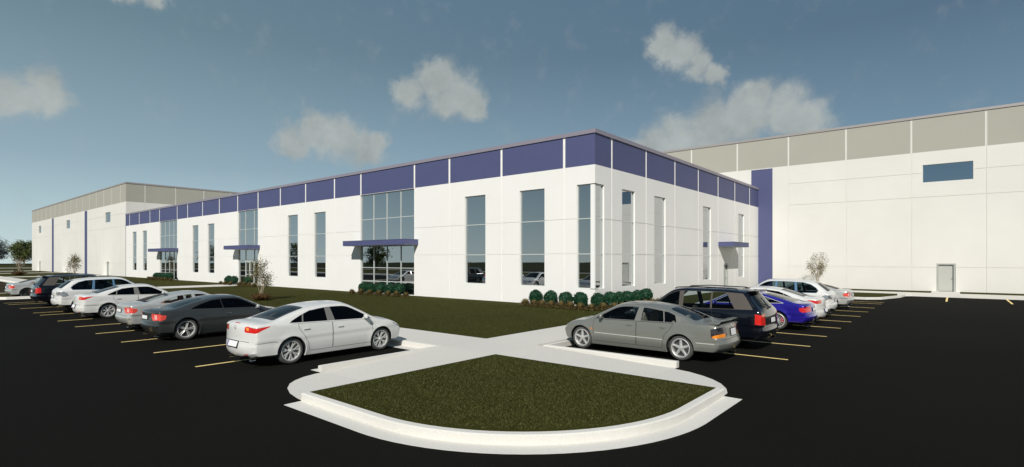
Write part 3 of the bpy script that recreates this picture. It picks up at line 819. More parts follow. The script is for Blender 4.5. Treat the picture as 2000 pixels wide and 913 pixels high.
SPEC['F'] = dict(SPEC['B']); SPEC['F'].update(zk=1.03, top=[WS(), RW(7.1, 8.9, .84, .82)], paint='blueP', glass='gmid', W=.94, rim='alloy', wheel='multi', cal='redcal', mirrormat='blueP', trimmat='blueP', mouldmat='brightmould', dlochrome=True,
    prof=[(-2.32, .27, .08), (-2.46, .37, .15), (-2.53, .53, .17), (-2.47, .66, .14), (-2.43, .82, .13), (-2.39, .97, .10), (-2.22, 1.02, .05), (-1.95, 1.05, .03), (-1.40, 1.20, .045), (-.82, 1.33, .045), (-.28, 1.385, .045), (.08, 1.39, .045), (.38, 1.36, .05), (.88, 1.16, .08), (1.40, .92, .06), (1.8, .85, .06), (2.08, .74, .10), (2.24, .6, .18), (2.29, .43, .2), (2.2, .22, .18)],
    dlo_i=(14.3, 9.6), dlo_rear=[(-.95, 1.20), (-1.25, 1.10), (-1.60, 1.0)], tailmat='red', flare=.03, Rw=.355, Ra=.40,
    cuts=[((.0, -.04), None), ((-.72, -.66), (-.14, -.16)), (None, (-.84, -.76))], seatmat='cabin',
    doors=[[(1.02, .26), (1.08, .6), (1.02, None), (-.05, None), (-.05, .26)], [(-.07, .26), (-.07, None), (-1.05, None), (-1.0, .78), (-.9, .5), (-.88, .26)]], handles=[(.1, .78), (-.82, .79)],
    lights=[('taillight', 3.35, 4.55, [(-2.20, .86), (-2.12, .84), (-2.14, .74), (-2.22, .70)], [(4.55, .45), (3.35, .48)]), ('headlight', 15.9, 17.0, [(2.0, .62), (1.85, .74), (1.75, .78)], [(17.0, .62), (16.5, .58), (15.9, .75)])])
SPEC['D'] = dict(cat='estate SUV', prof=[(-2.28, .36, .06), (-2.38, .44, .08), (-2.42, .60, .10), (-2.38, .70, .08), (-2.36, .88, .07), (-2.34, 1.04, .06), (-2.30, 1.12, .05), (-2.25, 1.19, .05), (-2.04, 1.44, .06), (-1.88, 1.64, .05), (-1.5, 1.71, .045), (-.3, 1.73, .045), (.42, 1.68, .05), (.86, 1.42, .08), (1.25, 1.14, .07), (1.9, 1.07, .06), (2.24, .97, .08), (2.36, .78, .13), (2.38, .5, .14), (2.3, .30, .12)],
    W=.95, H=1.72, belt=(-2.0, 1.13, 1.3, 1.09), zk=1.045, Rw=.38, Ra=.435, sill=.27, wx=(-1.32, 1.45), paint='navy', glass='gclear', rwglass='gclear', crease=.8, tum=.30, cab=.02, tr=.05, tf=.10,
    dlo_i=(14.3, 10.0), dlo_rear=[(-1.72, 1.60), (-1.82, 1.50), (-2.05, 1.17)], pillar=.06, trimmat='browntrim',
    cuts=[((.12, .16), None), ((-.85, -.82), (0, .02)), ((-1.70, -1.40), (-.90, -.87))],
    doors=[[(1.02, .36), (1.08, .7), (1.05, None), (.06, None), (.06, .36)], [(.04, .36), (.04, None), (-.90, None), (-.90, .85), (-.86, .6), (-.86, .36)]], handles=[(.2, .96), (-.72, .97)], handlemat='navy', mirrormat='navy',
    lights=[('taillight', 3.3, 5.25, [(-2.12, 1.06), (-2.12, .78)], [(5.25, .74), (3.3, .74)]),
            ('headlight', 15.9, 17.0, [(2.2, .8), (2.12, .93)], [(17.0, .62), (15.9, .7)])],
    top=[WS(.88), ('indicator', [(4.6, .76), (5.15, .76), (5.15, .9), (4.6, .9)]), ('indicator', [(4.6, -.76), (5.15, -.76), (5.15, -.9), (4.6, -.9)]), RW(7.1, 8.8, .84, .86), ('spoiler', [(8.9, -.9), (9.5, -.9), (9.5, .9), (8.9, .9)])], topseams=[[(2.95, -.9), (2.95, .9)]], tub=(-2.0, 1.15), mirror=(.9, 1.12), plate=(3.9, .40, .13), wheel='six', rim='darkalloy', exh=(-.55,), exz=.30, exx=.12, seatx=.2, rearx=-.85, cladding=.36, seatmat='cabin')
def roofrails(sh, root):
    mb = MB()
    for sg in (1, -1):
        y = sg * .58
        mb.tube([(-1.55, y, 1.745), (-1.45, y, 1.785), (-.3, y, 1.81), (.3, y, 1.775), (.38, y, 1.73)], .016, 8)
    mb.rbox(Vector((-1.93, 0, 1.715)), (.28, 1.2, .04), .015, Matrix.Rotation(.12, 3, 'Y'))
    mb.build('roof_rail', M['gloss'], root, True, R(40))
    w = MB(); w.tube([(-2.27, .0, 1.25), (-2.20, .28, 1.34), (-2.18, .34, 1.36)], .012, 6); w.rbox(Vector((-2.28, 0, 1.24)), (.06, .09, .05), .015); w.build('wiper', M['black'], root)
SPEC['D']['extra'] = roofrails
SPEC['E'] = dict(cat='SUV', prof=[(-2.28, .34, .10), (-2.38, .43, .15), (-2.42, .62, .17), (-2.37, .74, .14), (-2.36, .92, .13), (-2.34, 1.05, .11), (-2.28, 1.12, .09), (-2.2, 1.18, .08), (-1.92, 1.40, .08), (-1.68, 1.55, .06), (-1.2, 1.63, .05), (-.3, 1.67, .05), (.40, 1.63, .05), (.90, 1.38, .08), (1.40, 1.10, .07), (1.9, 1.01, .07), (2.2, .88, .12), (2.36, .7, .2), (2.39, .48, .22), (2.28, .28, .2)],
    W=.95, H=1.67, belt=(-1.8, 1.08, 1.3, 1.035), zk=1.06, Rw=.37, Ra=.42, sill=.25, wx=(-1.42, 1.43), paint='white', glass='gmid', rwglass='gdark', crease=.78, flare=.02, trimmat='bluetrim', tum=.36,
    dlo_i=(14.3, 10.4), dlo_rear=[(-1.2, 1.54), (-1.5, 1.46), (-1.72, 1.32), (-1.82, 1.20), (-1.75, 1.10)], pillar=.055,
    cuts=[((.02, .0), None), ((-.90, -.84), (-.10, -.09)), (None, (-1.02, -.94))], dlochrome=False,
    doors=[[(1.02, .36), (1.08, .7), (1.05, None), (-.03, None), (-.03, .36)], [(-.05, .36), (-.05, None), (-.98, None), (-.98, .9), (-.86, .6), (-.86, .36)]], handles=[(.12, .93), (-.84, .94)],
    lights=[('taillight', 3.6, 5.1, [(-2.12, 1.03), (-1.98, .98), (-1.90, .86), (-2.02, .80), (-2.15, .79)], [(5.1, .62), (4.8, .56), (4.0, .58), (3.6, .7)]), ('headlight', 15.9, 17.0, [(2.15, .74), (2.0, .86), (1.85, .92)], [(17.0, .62), (16.4, .58), (15.9, .75)])], tailmat='clear',
    top=[WS(.88), RW(7.1, 8.8, .80, .78), ('spoiler', [(8.85, -.6), (9.15, -.7), (9.15, .7), (8.85, .6)]), ('valance', [(0.02, -.8), (.9, -.9), (.9, .9), (0.02, .8)])], topseams=[[(2.8, -.85), (2.8, .85)]], tub=(-1.9, 1.2), mirror=(.9, 1.06), plate=(3.1, .01, .01), badge=None, wheel='ysplit', rim='alloy', exh=(.5, .6, -.5, -.6), exz=.27, exx=.16, seatx=.2, rearx=-.75, cladding=.345, seatmat='cabin')
SPEC['E']['plate'] = (3.35, .46, .11)
# ------------------------------------------------------------------ buildings
def clean_cuts(vals, lo, hi):
    v = sorted(set([round(x, 4) for x in vals if lo <= x <= hi] + [lo, hi]))
    out = [v[0]]
    for x in v[1:]:
        if x - out[-1] > .002: out.append(x)
    out[-1] = hi
    return out
def panel_wall(name, parent, origin, du, u0, u1, H, vj, hj, openings, colour, mats, jw=.05, depth=.025, normal=None, stripe=.05):
    """wall in the plane through origin: u along du, z up, outward normal n. vj vertical joint positions, hj list of (z, ua, ub)
    openings: (ua, ub, za, zb, depth). colour(u,z) -> material index. One mesh with real recesses"""
    n = Vector(normal); du = Vector(du); O = Vector(origin)
    us = [u0, u1]; zs = [0, H]
    for v in vj: us += [v - jw / 2, v + jw / 2, v - jw / 2 - stripe, v + jw / 2 + stripe]
    for z, a, b in hj: zs += [z - .018, z + .018]; us += [a, b]
    for a, b, c, d, e in openings: us += [a, b]; zs += [c, d]
    us += mats['ucuts']; zs += mats['zcuts']
    us = clean_cuts(us, u0, u1); zs = clean_cuts(zs, 0, H)
    nu, nz = len(us) - 1, len(zs) - 1
    D = np.zeros((nu, nz)); K = np.zeros((nu, nz), int)
    for i in range(nu):
        for j in range(nz):
            u = (us[i] + us[i + 1]) / 2; z = (zs[j] + zs[j + 1]) / 2
            vjn = min([abs(u - v) for v in vj] + [9]); k = colour(u, z)
            if k != 0 and vjn < jw / 2 + stripe and k in mats['striped']: k = 0
            d = 0
            if vjn < jw / 2: d = depth
            for hz, a, b in hj:
                if abs(z - hz) < .018 and a < u < b: d = max(d, depth)
            for a, b, c, dd, e in openings:
                if a < u < b and c < z < dd: d = e; k = 0
            D[i, j] = d; K[i, j] = k
    mb = MB()
    P = lambda u, z, d: tuple(O + du * u + Vector((0, 0, z)) - n * d)
    flip = (du.cross(Vector((0, 0, 1)))).dot(n) < 0
    def q(a, b, c, d, m): mb.add([a, b, c, d], [(0, 1, 2, 3) if not flip else (3, 2, 1, 0)], m)
    for i in range(nu):
        for j in range(nz):
            d = D[i, j]
            if d < .2: q(P(us[i], zs[j], d), P(us[i + 1], zs[j], d), P(us[i + 1], zs[j + 1], d), P(us[i], zs[j + 1], d), int(K[i, j]))
            if i + 1 < nu and abs(D[i + 1, j] - d) > 1e-6:
                k = int(K[i, j] if d < D[i + 1, j] else K[i + 1, j])
                q(P(us[i + 1], zs[j], d), P(us[i + 1], zs[j], D[i + 1, j]), P(us[i + 1], zs[j + 1], D[i + 1, j]), P(us[i + 1], zs[j + 1], d), k)
            if j + 1 < nz and abs(D[i, j + 1] - d) > 1e-6:
                k = int(K[i, j] if d < D[i, j + 1] else K[i, j + 1])
                q(P(us[i], zs[j + 1], d), P(us[i + 1], zs[j + 1], d), P(us[i + 1], zs[j + 1], D[i, j + 1]), P(us[i], zs[j + 1], D[i, j + 1]), k)
    return mb.build(name, mats['list'], parent)

def wframe(parent, O, du, n, a, b, z0, z1, vert=(), horiz=(), fw=.045, rec=.11, name='window', glassmat='pane'):
    """window: frame mesh with a pane child; a..b along du, recessed rec behind the wall"""
    O = Vector(O); du = Vector(du); n = Vector(n)
    mb = MB()
    def bar(ua, ub, za, zb, d0, d1):
        V = [tuple(O + du * u + Vector((0, 0, z)) - n * d) for u in (ua, ub) for z in (za, zb) for d in (d0, d1)]
        F = [(0, 1, 3, 2), (4, 6, 7, 5), (0, 4, 5, 1), (2, 3, 7, 6), (0, 2, 6, 4), (1, 5, 7, 3)]
        mb.add(V, F)
    e = .003; d0, d1 = rec - .035, rec + .06
    bar(a + e, a + fw * .8, z0 + e, z1 - e, d0, d1); bar(b - fw * .8, b - e, z0 + e, z1 - e, d0, d1)
    bar(a + fw * .8, b - fw * .8, z0 + e, z0 + fw * .9, d0 + .001, d1); bar(a + fw * .8, b - fw * .8, z1 - fw, z1 - e, d0 + .001, d1)
    vv = sorted(vert)
    for v in vv: bar(v - fw / 2, v + fw / 2, z0 + fw, z1 - fw, d0 + .004, d1)
    edges = [a + fw * .8] + [x for v in vv for x in (v - fw / 2, v + fw / 2)] + [b - fw * .8]
    for h in horiz:
        for k in range(0, len(edges), 2): bar(edges[k], edges[k + 1], h - fw / 2, h + fw / 2, d0 + .007, d1)
    fr = mb.build(name, M['frame'], parent)
    g = MB(); V = [tuple(O + du * u + Vector((0, 0, z)) - n * (rec + .015)) for u, z in ((a + .01, z0 + .01), (b - .01, z0 + .01), (b - .01, z1 - .01), (a + .01, z1 - .01))]
    g.add(V, [(0, 1, 2, 3) if du.cross(Vector((0, 0, 1))).dot(n) > 0 else (3, 2, 1, 0)])
    g.build('pane', M[glassmat], fr)
    return fr
def coping(parent, pts, z0, z1, mat, out=.06, name='coping'):
    """metal cap following the wall line pts (outer wall line, building on the left of travel)"""
    mb = MB()
    outp = offset_path(pts, -out); inn = offset_path(pts, .35)
    n = len(pts)
    for i in range(n - 1):
        a, b, c, d = outp[i], outp[i + 1], inn[i + 1], inn[i]
        V = [(p[0], p[1], z) for z in (z0, z1) for p in (a, b, c, d)]
        mb.add(V, [(0, 1, 5, 4), (4, 5, 6, 7), (2, 3, 7, 6), (3, 2, 1, 0)])
        if i == 0: mb.add([V[0], V[4], V[7], V[3]], [(0, 1, 2, 3)])
        if i == n - 2: mb.add([V[1], V[2], V[6], V[5]], [(0, 1, 2, 3)])
    return mb.build(name, mat, parent)
def offset_path(pts, d, closed=False):
    n = len(pts); out = []
    for i in range(n):
        p = np.array(pts[i], float)
        a = np.array(pts[i - 1], float) if (i > 0 or closed) else None
        b = np.array(pts[(i + 1) % n], float) if (i < n - 1 or closed) else None
        e1 = (p - a) / np.linalg.norm(p - a) if a is not None else None
        e2 = (b - p) / np.linalg.norm(b - p) if b is not None else None
        if e1 is None: e1 = e2
        if e2 is None: e2 = e1
        n1 = np.array([-e1[1], e1[0]]); n2 = np.array([-e2[1], e2[0]])
        m = n1 + n2; m /= np.linalg.norm(m)
        out.append(tuple(p + m * d / max(m @ n1, .3)))
    return out
def door_part(parent, O, du, n, a, b, H, rec=.12):
    O = Vector(O); du = Vector(du); n = Vector(n)
    def bx(mb, ua, ub, za, zb, d0, d1, m=0):
        V = [tuple(O + du * u + Vector((0, 0, z)) - n * d) for u in (ua, ub) for z in (za, zb) for d in (d0, d1)]
        mb.add(V, [(0, 1, 3, 2), (4, 6, 7, 5), (0, 4, 5, 1), (2, 3, 7, 6), (0, 2, 6, 4), (1, 5, 7, 3)], m)
    leaf = MB(); bx(leaf, a + .06, b - .06, .015, H - .07, rec, rec + .05)
    bx(leaf, a + .06, b - .06, .10, .12, rec - .002, rec + .05)
    d = leaf.build('door', M['doorgrey'], parent)
    f = MB(); bx(f, a - .04, a + .055, .0, H + .03, -.015, rec + .06); bx(f, b - .055, b + .04, .0, H + .03, -.015, rec + .06); bx(f, a + .055, b - .055, H - .065, H + .03, -.013, rec + .06)
    f.build('frame', M['doorframe'], d)
    h = MB(); bx(h, b - .20, b - .09, 1.0, 1.03, rec - .06, rec - .04); bx(h, b - .12, b - .09, .99, 1.04, rec - .05, rec - .001)
    h.build('handle', M['metal'], d)
def canopy(parent, x0, x1, y0, y1, z0=3.53, z1=3.87):
    mb = MB()
    mb.box(x0, x1, y0, y1, z0, z1); 
    o = mb.build('canopy', M['blue'], parent)
    s = MB(); s.box(x0 + .08, x1 - .08, y0 + .08, y1 - .02, z0 - .02, z0 - .003); s.build('soffit', M['frame'], o)
    c = MB(); c.box(x0 - .012, x1 + .012, y0 - .012, y1 - .003, z1 + .002, z1 + .03); c.build('cap', M['blue'], o)
    return o

H1 = 9.1; ZB = 7.46; RX = 45.
MATS = [M['wall'], M['blue'], M['band'], M['joint']]
WMATS = [M['wwall'], M['blue'], M['band'], M['joint']]
off = thing('office_building', 'white two-storey office block with blue top band and tall glass windows at its corner', 'office building', (-40, 15, 0))
# all office geometry is modelled in world coordinates and parented with the inverse offset
def at_world(parent):
    """parts are modelled in world coordinates: shift them into the frame of the thing"""
    for o in [c for c in parent.children]:
        o.location = o.location - Vector(parent.location) if False else Vector(o.location) - Vector(parent.location)
hz = [(4.67, -80, 0), (2.80, -80, 0)]
fv = [-1.93, -6.43, -10.91, -14.40, -20.72, -24.37, -28.87, -33.33, -37.75, -42.26, -46.77, -51.34, -55.82, -59.2, -65.5, -69.23, -73.71, -78.1]
wins = [(-5.03, -3.25), (-9.50, -7.73), (-27.48, -25.69), (-31.98, -30.19), (-49.9, -48.10), (-54.36, -52.56), (-72.25, -70.49), (-76.72, -74.94)]
sfs = [(-20.8, -14.43), (-42.20, -37.79), (-65.42, -59.24)]
hj = [(z, a, b) for z in (4.67, 2.80) for a, b in [(-80, -65.45), (-59.24, -42.2), (-37.79, -20.66), (-14.43, -1.15)]]
ops = [(a, b, 1.0, 6.48, .3) for a, b in wins] + [(a, b, 0.02, 7.44, .3) for a, b in sfs] + [(-1.12, 0.0, .97, 6.48, .3)]
panel_wall('wall', off, (0, 0, 0), (1, 0, 0), -80, 0, H1, fv, hj, ops, lambda u, z: 1 if z > ZB else 0,
    dict(list=MATS, ucuts=[], zcuts=[ZB], striped=(1,)), normal=(0, -1, 0))
rv = [1.76, 5.95, 10.25, 14.45, 18.65, 22.8, 27.0]
rw = [(2.92, 4.48), (7.09, 8.76), (15.39, 17.05), (23.74, 25.37)]
panel_wall('wall', off, (0, 0, 0), (0, 1, 0), 0, 29.76, H1, rv, [(4.67, .98, 29.76), (2.80, .98, 29.76)], [(a, b, .97, 6.47, .3) for a, b in rw] + [(0, .94, .97, 6.48, .3), (19.95, 20.95, .0, 2.2, .21)],
    lambda u, z: 1 if z > ZB else 0, dict(list=MATS, ucuts=[], zcuts=[ZB], striped=(1,)), normal=(1, 0, 0))
for a, b in wins: wframe(off, (0, 0, 0), (1, 0, 0), (0, -1, 0), a, b, 1.0, 6.48, horiz=(4.67, 2.80))
for a, b in rw: wframe(off, (0, 0, 0), (0, 1, 0), (1, 0, 0), a, b, .97, 6.47, horiz=(4.67, 2.80))
wframe(off, (0, 0, 0), (1, 0, 0), (0, -1, 0), -1.12, -.28, .97, 6.48, horiz=(4.67, 2.80))
wframe(off, (0, 0, 0), (0, 1, 0), (1, 0, 0), .145, .94, .97, 6.47, horiz=(4.67, 2.80))
pm = MB(); pm.box(-.30, -.05, .05, .15, .98, 6.47); pm.box(-.30, -.0, .0, .30, .95, .968); pm.build('corner_post', M['joint'], off)
wframe(off, (0, 0, 0), (1, 0, 0), (0, -1, 0), -20.8, -14.43, .0, 7.42, vert=(-19.2, -17.6, -16.0), horiz=(5.54, 3.7, 1.90, .90), name='storefront')
s2 = wframe(off, (0, 0, 0), (1, 0, 0), (0, -1, 0), -42.20, -37.79, .0, 7.42, vert=(-40.65, -38.75), horiz=(5.54, 3.7, 2.45), name='storefront')
s3 = wframe(off, (0, 0, 0), (1, 0, 0), (0, -1, 0), -65.42, -59.24, .0, 7.42, vert=(-63.65, -62.15, -60.6), horiz=(5.54, 3.7, 2.3, 1.2), name='storefront')
gd = MB()
for a, b in ((-40.62, -39.72), (-39.68, -38.78)):
    for u0_, u1_, z0_, z1_ in ((a, a + .07, .02, 2.4), (b - .07, b, .02, 2.4), (a + .07, b - .07, 2.3, 2.4), (a + .07, b - .07, .02, .22), (a + .07, b - .07, .98, 1.05)):
        gd.box(u0_, u1_, .055, .11, z0_, z1_)
gdo = gd.build('glass_door', M['frame'], off)
hh = MB()
for x in (-39.78, -39.62): hh.tube([(x, .01, .9), (x, .01, 1.3)], .015, 6); hh.tube([(x, .01, .95), (x, .06, .95)], .012, 6); hh.tube([(x, .01, 1.25), (x, .06, 1.25)], .012, 6)
hh.build('handle', M['metal'], gdo)
door_part(off, (0, 0, 0), (0, 1, 0), (1, 0, 0), 20.0, 20.9, 2.15)
canopy(off, -21.3, -14.0, -1.2, -.002); canopy(off, -42.7, -37.35, -1.2, -.002); canopy(off, -65.9, -58.8, -1.2, -.002)
canopy(off, .002, 1.18, 18.69, 22.6)
coping(off, [(-80.0, 0), (0, 0), (0, 29.7)], 9.1, 9.31, M['coping'])
rf = MB(); rf.box(-79.9, -.32, .32, 29.9, 8.3, 8.6); rf.box(-79.9, -.34, .30, .34, 8.6, 9.1); rf.box(-.34, -.30, .34, 29.7, 8.6, 9.1)
rf.build('roof', M['roof'], off)
# solid backing behind the glass, so that no light leaks through
bk = MB(); bk.box(-79.9, -.45, .40, .43, .0, 8.3); bk.box(-.45, -.42, .40, 29.7, .0, 8.3); bk.build('inner_wall', M['roof'], off)
at_world(off)

# big warehouse behind the office, its right wing runs out of frame
wh = thing('warehouse', 'tall white warehouse with grey top band and blue strip rising behind the office at right', 'warehouse', (10, 45, 0))
Yw = 29.78; HW = 13.8; ZG = 11.1
vj = [-6.44 - 4.52 * k for k in range(16, 0, -1)] + [-6.44, -1.92, 2.6, 7.12, 11.64, 16.17, 20.69, 25.2, 29.7, 34.2, 38.7]
hjw = [(z, a, b) for z in (9.42, 7.48, 1.88) for a, b in ((2.62, 12.30), (15.49, RX))] if False else [(9.42, 2.62, 12.28), (9.42, 15.51, RX), (7.48, 2.62, RX), (1.88, 2.62, 13.2), (1.88, 14.43, RX)]
panel_wall('wall', wh, (0, Yw, 0), (1, 0, 0), -79.83, RX, HW, vj, hjw, [(12.36, 15.43, 8.65, 10.06, .3), (13.24, 14.39, 0, 2.2, .21)],
    lambda u, z: 2 if z > ZG else 0, dict(list=WMATS, ucuts=[], zcuts=[ZG], striped=(2,)), normal=(0, -1, 0), stripe=.035)
wframe(wh, (0, Yw, 0), (1, 0, 0), (0, -1, 0), 12.36, 15.43, 8.65, 10.06, fw=.03, glassmat='skytintpane')
st = MB(); st.box(-.62, 1.25, Yw - .02, Yw - .001, .0, 11.03); st.build('pilaster_strip', M['blue'], wh)
door_part(wh, (0, Yw, 0), (1, 0, 0), (0, -1, 0), 13.30, 14.33, 2.17)
coping(wh, [(-79.7, Yw), (RX, Yw)], 13.8, 14.0, M['wcoping'])
rf = MB(); rf.box(-79.7, RX, Yw + .32, Yw + 60, 12.9, 13.3); rf.box(-79.7, RX, Yw + 59.7, Yw + 60, 0, 13.8); rf.box(RX - .3, RX, Yw + .3, Yw + 59.7, 0, 13.8); rf.build('roof', M['roof'], wh)
at_world(wh)
# left wing
lw = thing('warehouse', 'tall white warehouse wing with grey top band and two blue strips at the left end', 'warehouse', (-116, 20, 0))
vj2 = [-149.77, -145.3, -140.8, -136.3, -131.8, -127.3, -122.9, -118.5, -113.9, -109.4, -105.0, -100.5, -96.1, -91.6, -87.1, -82.6]
hj2 = []
for a, b in ((-151.9, -130.9), (-128.1, -104.1), (-101.5, -79.83)):
    hj2 += [(9.42, a, b), (7.48, a, b), (1.88, a, b)]
lwin = [(-144.2, -141.5), (-117.6, -114.6), (-90.85, -87.85)]
panel_wall('wall', lw, (0, 0, 0), (1, 0, 0), -151.9, -79.83, HW, vj2, hj2, [(a, b, 8.44, 10.03, .3) for a, b in lwin] + [(-143.3, -142.0, 0, 2.2, .21), (-89.8, -88.6, 0, 2.2, .21)],
    lambda u, z: 2 if z > ZG else 0, dict(list=WMATS, ucuts=[], zcuts=[ZG], striped=(2,)), normal=(0, -1, 0), stripe=.035)
for a, b in lwin: wframe(lw, (0, 0, 0), (1, 0, 0), (0, -1, 0), a, b, 8.44, 10.03, fw=.03)
for a, b in ((-143.25, -142.05), (-89.75, -88.65)): door_part(lw, (0, 0, 0), (1, 0, 0), (0, -1, 0), a, b, 2.17)
panel_wall('wall', lw, (-79.83, 0, 0), (0, 1, 0), 0, 35, HW, [2.4, 6.52, 10.61, 14.76, 18.9, 23, 27], [], [], lambda u, z: 2 if z > ZG else 0, dict(list=WMATS, ucuts=[], zcuts=[ZG], striped=(2,)), normal=(1, 0, 0), stripe=.035)
mb = MB(); mb.box(-151.9, -151.6, .01, 60, 0, 13.8); mb.box(-151.6, -80, 59.7, 60, 0, 13.8); mb.build('wall', M['wwall'], lw)
st = MB(); st.box(-130.3, -128.6, -.02, -.001, 0, 11.03); st.build('pilaster_strip', M['blue'], lw); st = MB(); st.box(-103.65, -101.95, -.02, -.001, 0, 11.03); st.build('pilaster_strip', M['blue'], lw)
coping(lw, [(-151.9, 0), (-79.83, 0), (-79.83, 35)], 13.8, 14.0, M['wcoping'])
rf = MB(); rf.box(-151.6, -80.2, .35, 59.7, 12.9, 13.3); rf.build('roof', M['roof'], lw)
at_world(lw)
# ------------------------------------------------------------------ ground, paving, kerbs
AZ = -.15
def struct(mb, name, mat, **k):
    o = mb.build(name, mat, None, **k); o['kind'] = 'structure'; return o
g = MB(); n = 96; g.add([(0 + 470 * math.cos(2 * math.pi * k / n) - 20, 470 * math.sin(2 * math.pi * k / n), -.22) for k in range(n)], [tuple(range(n))])
struct(g, 'ground', M['soil'])
a = MB(); a.poly_prism([(-34.1, -31), (45, -31), (45, 24.3), (4.9, 24.3), (4.9, -13.45), (-34.1, -13.45)], -.20, AZ)
a.poly_prism([(-140, -31), (-34.1, -31), (-34.1, -19.4), (-140, -19.4)], -.20, AZ)
a.poly_prism([(-140, -19.4), (-40.3, -19.4), (-40.3, -14.0), (-140, -14.0)], -.20, AZ)
struct(a, 'parking_asphalt', M['asphalt'])
def sheet(name, polys, z, mat, z0=None):
    m_ = MB()
    for p in polys: m_.poly_prism(p, z0 if z0 is not None else z - .06, z)
    return struct(m_, name, mat)
rect = lambda x0, x1, y0, y1: [(x0, y0), (x1, y0), (x1, y1), (x0, y1)]
LA = -.006
# lawns (top just below the walks)
sheet('lawn', [rect(-300, -80, -11.58, 60), rect(-80, 2.97, -11.58, 0.4), rect(-.4, 2.97, .4, 27)], LA, M['grass'], -.25)
isl = [(5.06, -13.5), (5.02, -18.75), (7.4, -18.78)] + [(7.4 + 3.42 * math.cos(t), -15.36 + 3.42 * math.sin(t)) for t in np.linspace(-math.pi / 2 + .05, -.02, 18)] + [(10.81, -13.5)]
sheet('island_lawn', [isl], LA + .008, M['grass'], -.25)
endisl = [(5.25, 18.55), (9.6, 18.55), (10.35, 19.2), (11.05, 21.9), (11.1, 24.2), (5.25, 24.2)]
sheet('island_lawn', [endisl], LA, M['grass'], -.2)
sheet('lawn', [rect(2.97, 12.95, 26.9, 29.78), rect(14.65, 45, 26.9, 29.78)], LA, M['grass'], -.2)
sheet('island_lawn', [rect(-40.0, -34.5, -19.1, -13.6)], LA, M['grass'], -.2)
sheet('lawn', [rect(-300, 45, -60, -33.2), rect(45.4, 140, -33, 60)], -.05, M['grass'], -.25)
# walks
def walk(name, polys, z=0.0): return sheet(name, polys, z, M['concrete'], -.2)
walk('sidewalk', [rect(2.98, 5.05, -13.50, -11.60)])
walk('sidewalk', [rect(-34.5, 2.97, -13.47, -11.60), rect(-250, -34.5, -13.6, -11.6)])
walk('sidewalk', [rect(2.98, 4.97, -11.59, 24.5)])
walk('sidewalk', [rect(2.98, 45, 24.51, 26.9)])
walk('sidewalk', [rect(12.95, 14.65, 26.91, 29.77)])
walk('sidewalk', [rect(-42.2, -38.4, -11.59, -.01)])
for x0, x1 in ((-92.3, -88.4), (-120.5, -117.5), (-146, -142), (-205, -197)): walk('sidewalk', [rect(x0, x1, -11.59, -.01 if x0 > -150 else 40)])
# ramps at the crossing
def ramp(pts):
    """pts: (x, y, z) outline"""
    m_ = MB(); n_ = len(pts); m_.add([p for p in pts] + [(p[0], p[1], -.2) for p in pts], [tuple(range(n_))] + [(i, n_ + i, n_ + (i + 1) % n_, (i + 1) % n_) for i in range(n_)])
    bm = bmesh.new(); me = bpy.data.meshes.new('sidewalk_ramp'); me.from_pydata(m_.V, [], m_.F); bm.from_mesh(me); bmesh.ops.recalc_face_normals(bm, faces=bm.faces); bm.to_mesh(me); bm.free()
    me.materials.append(M['concrete']); o = bpy.data.objects.new('sidewalk_ramp', me); link(o); o['kind'] = 'structure'
lo = AZ + .012
ramp([(2.98, -13.5, 0), (5.045, -13.5, 0), (5.015, -17.2, lo), (2.985, -17.2, lo)][::-1])
ramp([(2.985, -17.205, lo), (5.015, -17.205, lo), (4.99, -18.88, lo), (4.7, -18.84, lo), (4.25, -18.74, lo), (3.85, -18.58, lo), (3.52, -18.36, lo), (3.3, -18.12, lo), (3.13, -17.83, lo), (3.03, -17.5, lo)][::-1])
ramp([(5.055, -13.49, 0), (5.055, -11.62, 0), (9.15, -11.62, lo), (9.15, -13.49, lo)][::-1])
ramp([(9.155, -11.63, lo), (9.155, -13.49, lo), (10.95, -13.52, lo), (10.93, -13.2, lo), (10.80, -12.86, lo), (10.57, -12.49, lo), (10.3, -12.2, lo), (10.0, -11.97, lo), (9.6, -11.75, lo)][::-1])
# kerbs: path runs with the raised side on the left
def kerb(path, kw=.15, gw=.33, gutter=True, z1=.006, ends=True):
    m_ = MB(); gm = MB()
    A = offset_path(path, kw); Bf = path; C = offset_path(path, -gw)
    for i in range(len(path) - 1):
        p = [A[i], A[i + 1]]; q_ = [Bf[i], Bf[i + 1]]; r_ = [C[i], C[i + 1]]
        ch = .02
        bi = [(q_[k][0] + (p[k][0] - q_[k][0]) * .18, q_[k][1] + (p[k][1] - q_[k][1]) * .18) for k in (0, 1)]
        V = [(p[0][0], p[0][1], -.19), (p[0][0], p[0][1], z1), (bi[0][0], bi[0][1], z1), (q_[0][0], q_[0][1], z1 - ch), (q_[0][0], q_[0][1], -.19)]
        V += [(p[1][0], p[1][1], -.19), (p[1][0], p[1][1], z1), (bi[1][0], bi[1][1], z1), (q_[1][0], q_[1][1], z1 - ch), (q_[1][0], q_[1][1], -.19)]
        m_.add(V, [(0, 5, 6, 1), (1, 6, 7, 2), (2, 7, 8, 3), (3, 8, 9, 4)])
        if i == 0: m_.add(V[:5], [(0, 1, 2, 3, 4)])
        if i == len(path) - 2: m_.add(V[5:], [(4, 3, 2, 1, 0)])
        if gutter:
            V = [(q_[0][0], q_[0][1], AZ + .008), (r_[0][0], r_[0][1], AZ + .005), (r_[1][0], r_[1][1], AZ + .005), (q_[1][0], q_[1][1], AZ + .008)]
            V += [(x, y, -.19) for x, y, z in V]
            gm.add(V, [(0, 1, 2, 3), (1, 5, 6, 2), (0, 4, 5, 1), (3, 2, 6, 7)])
    struct(m_, 'kerb', M['kerb'], smooth=True, angle=R(30))
    if gutter: struct(gm, 'gutter', M['kerb'])
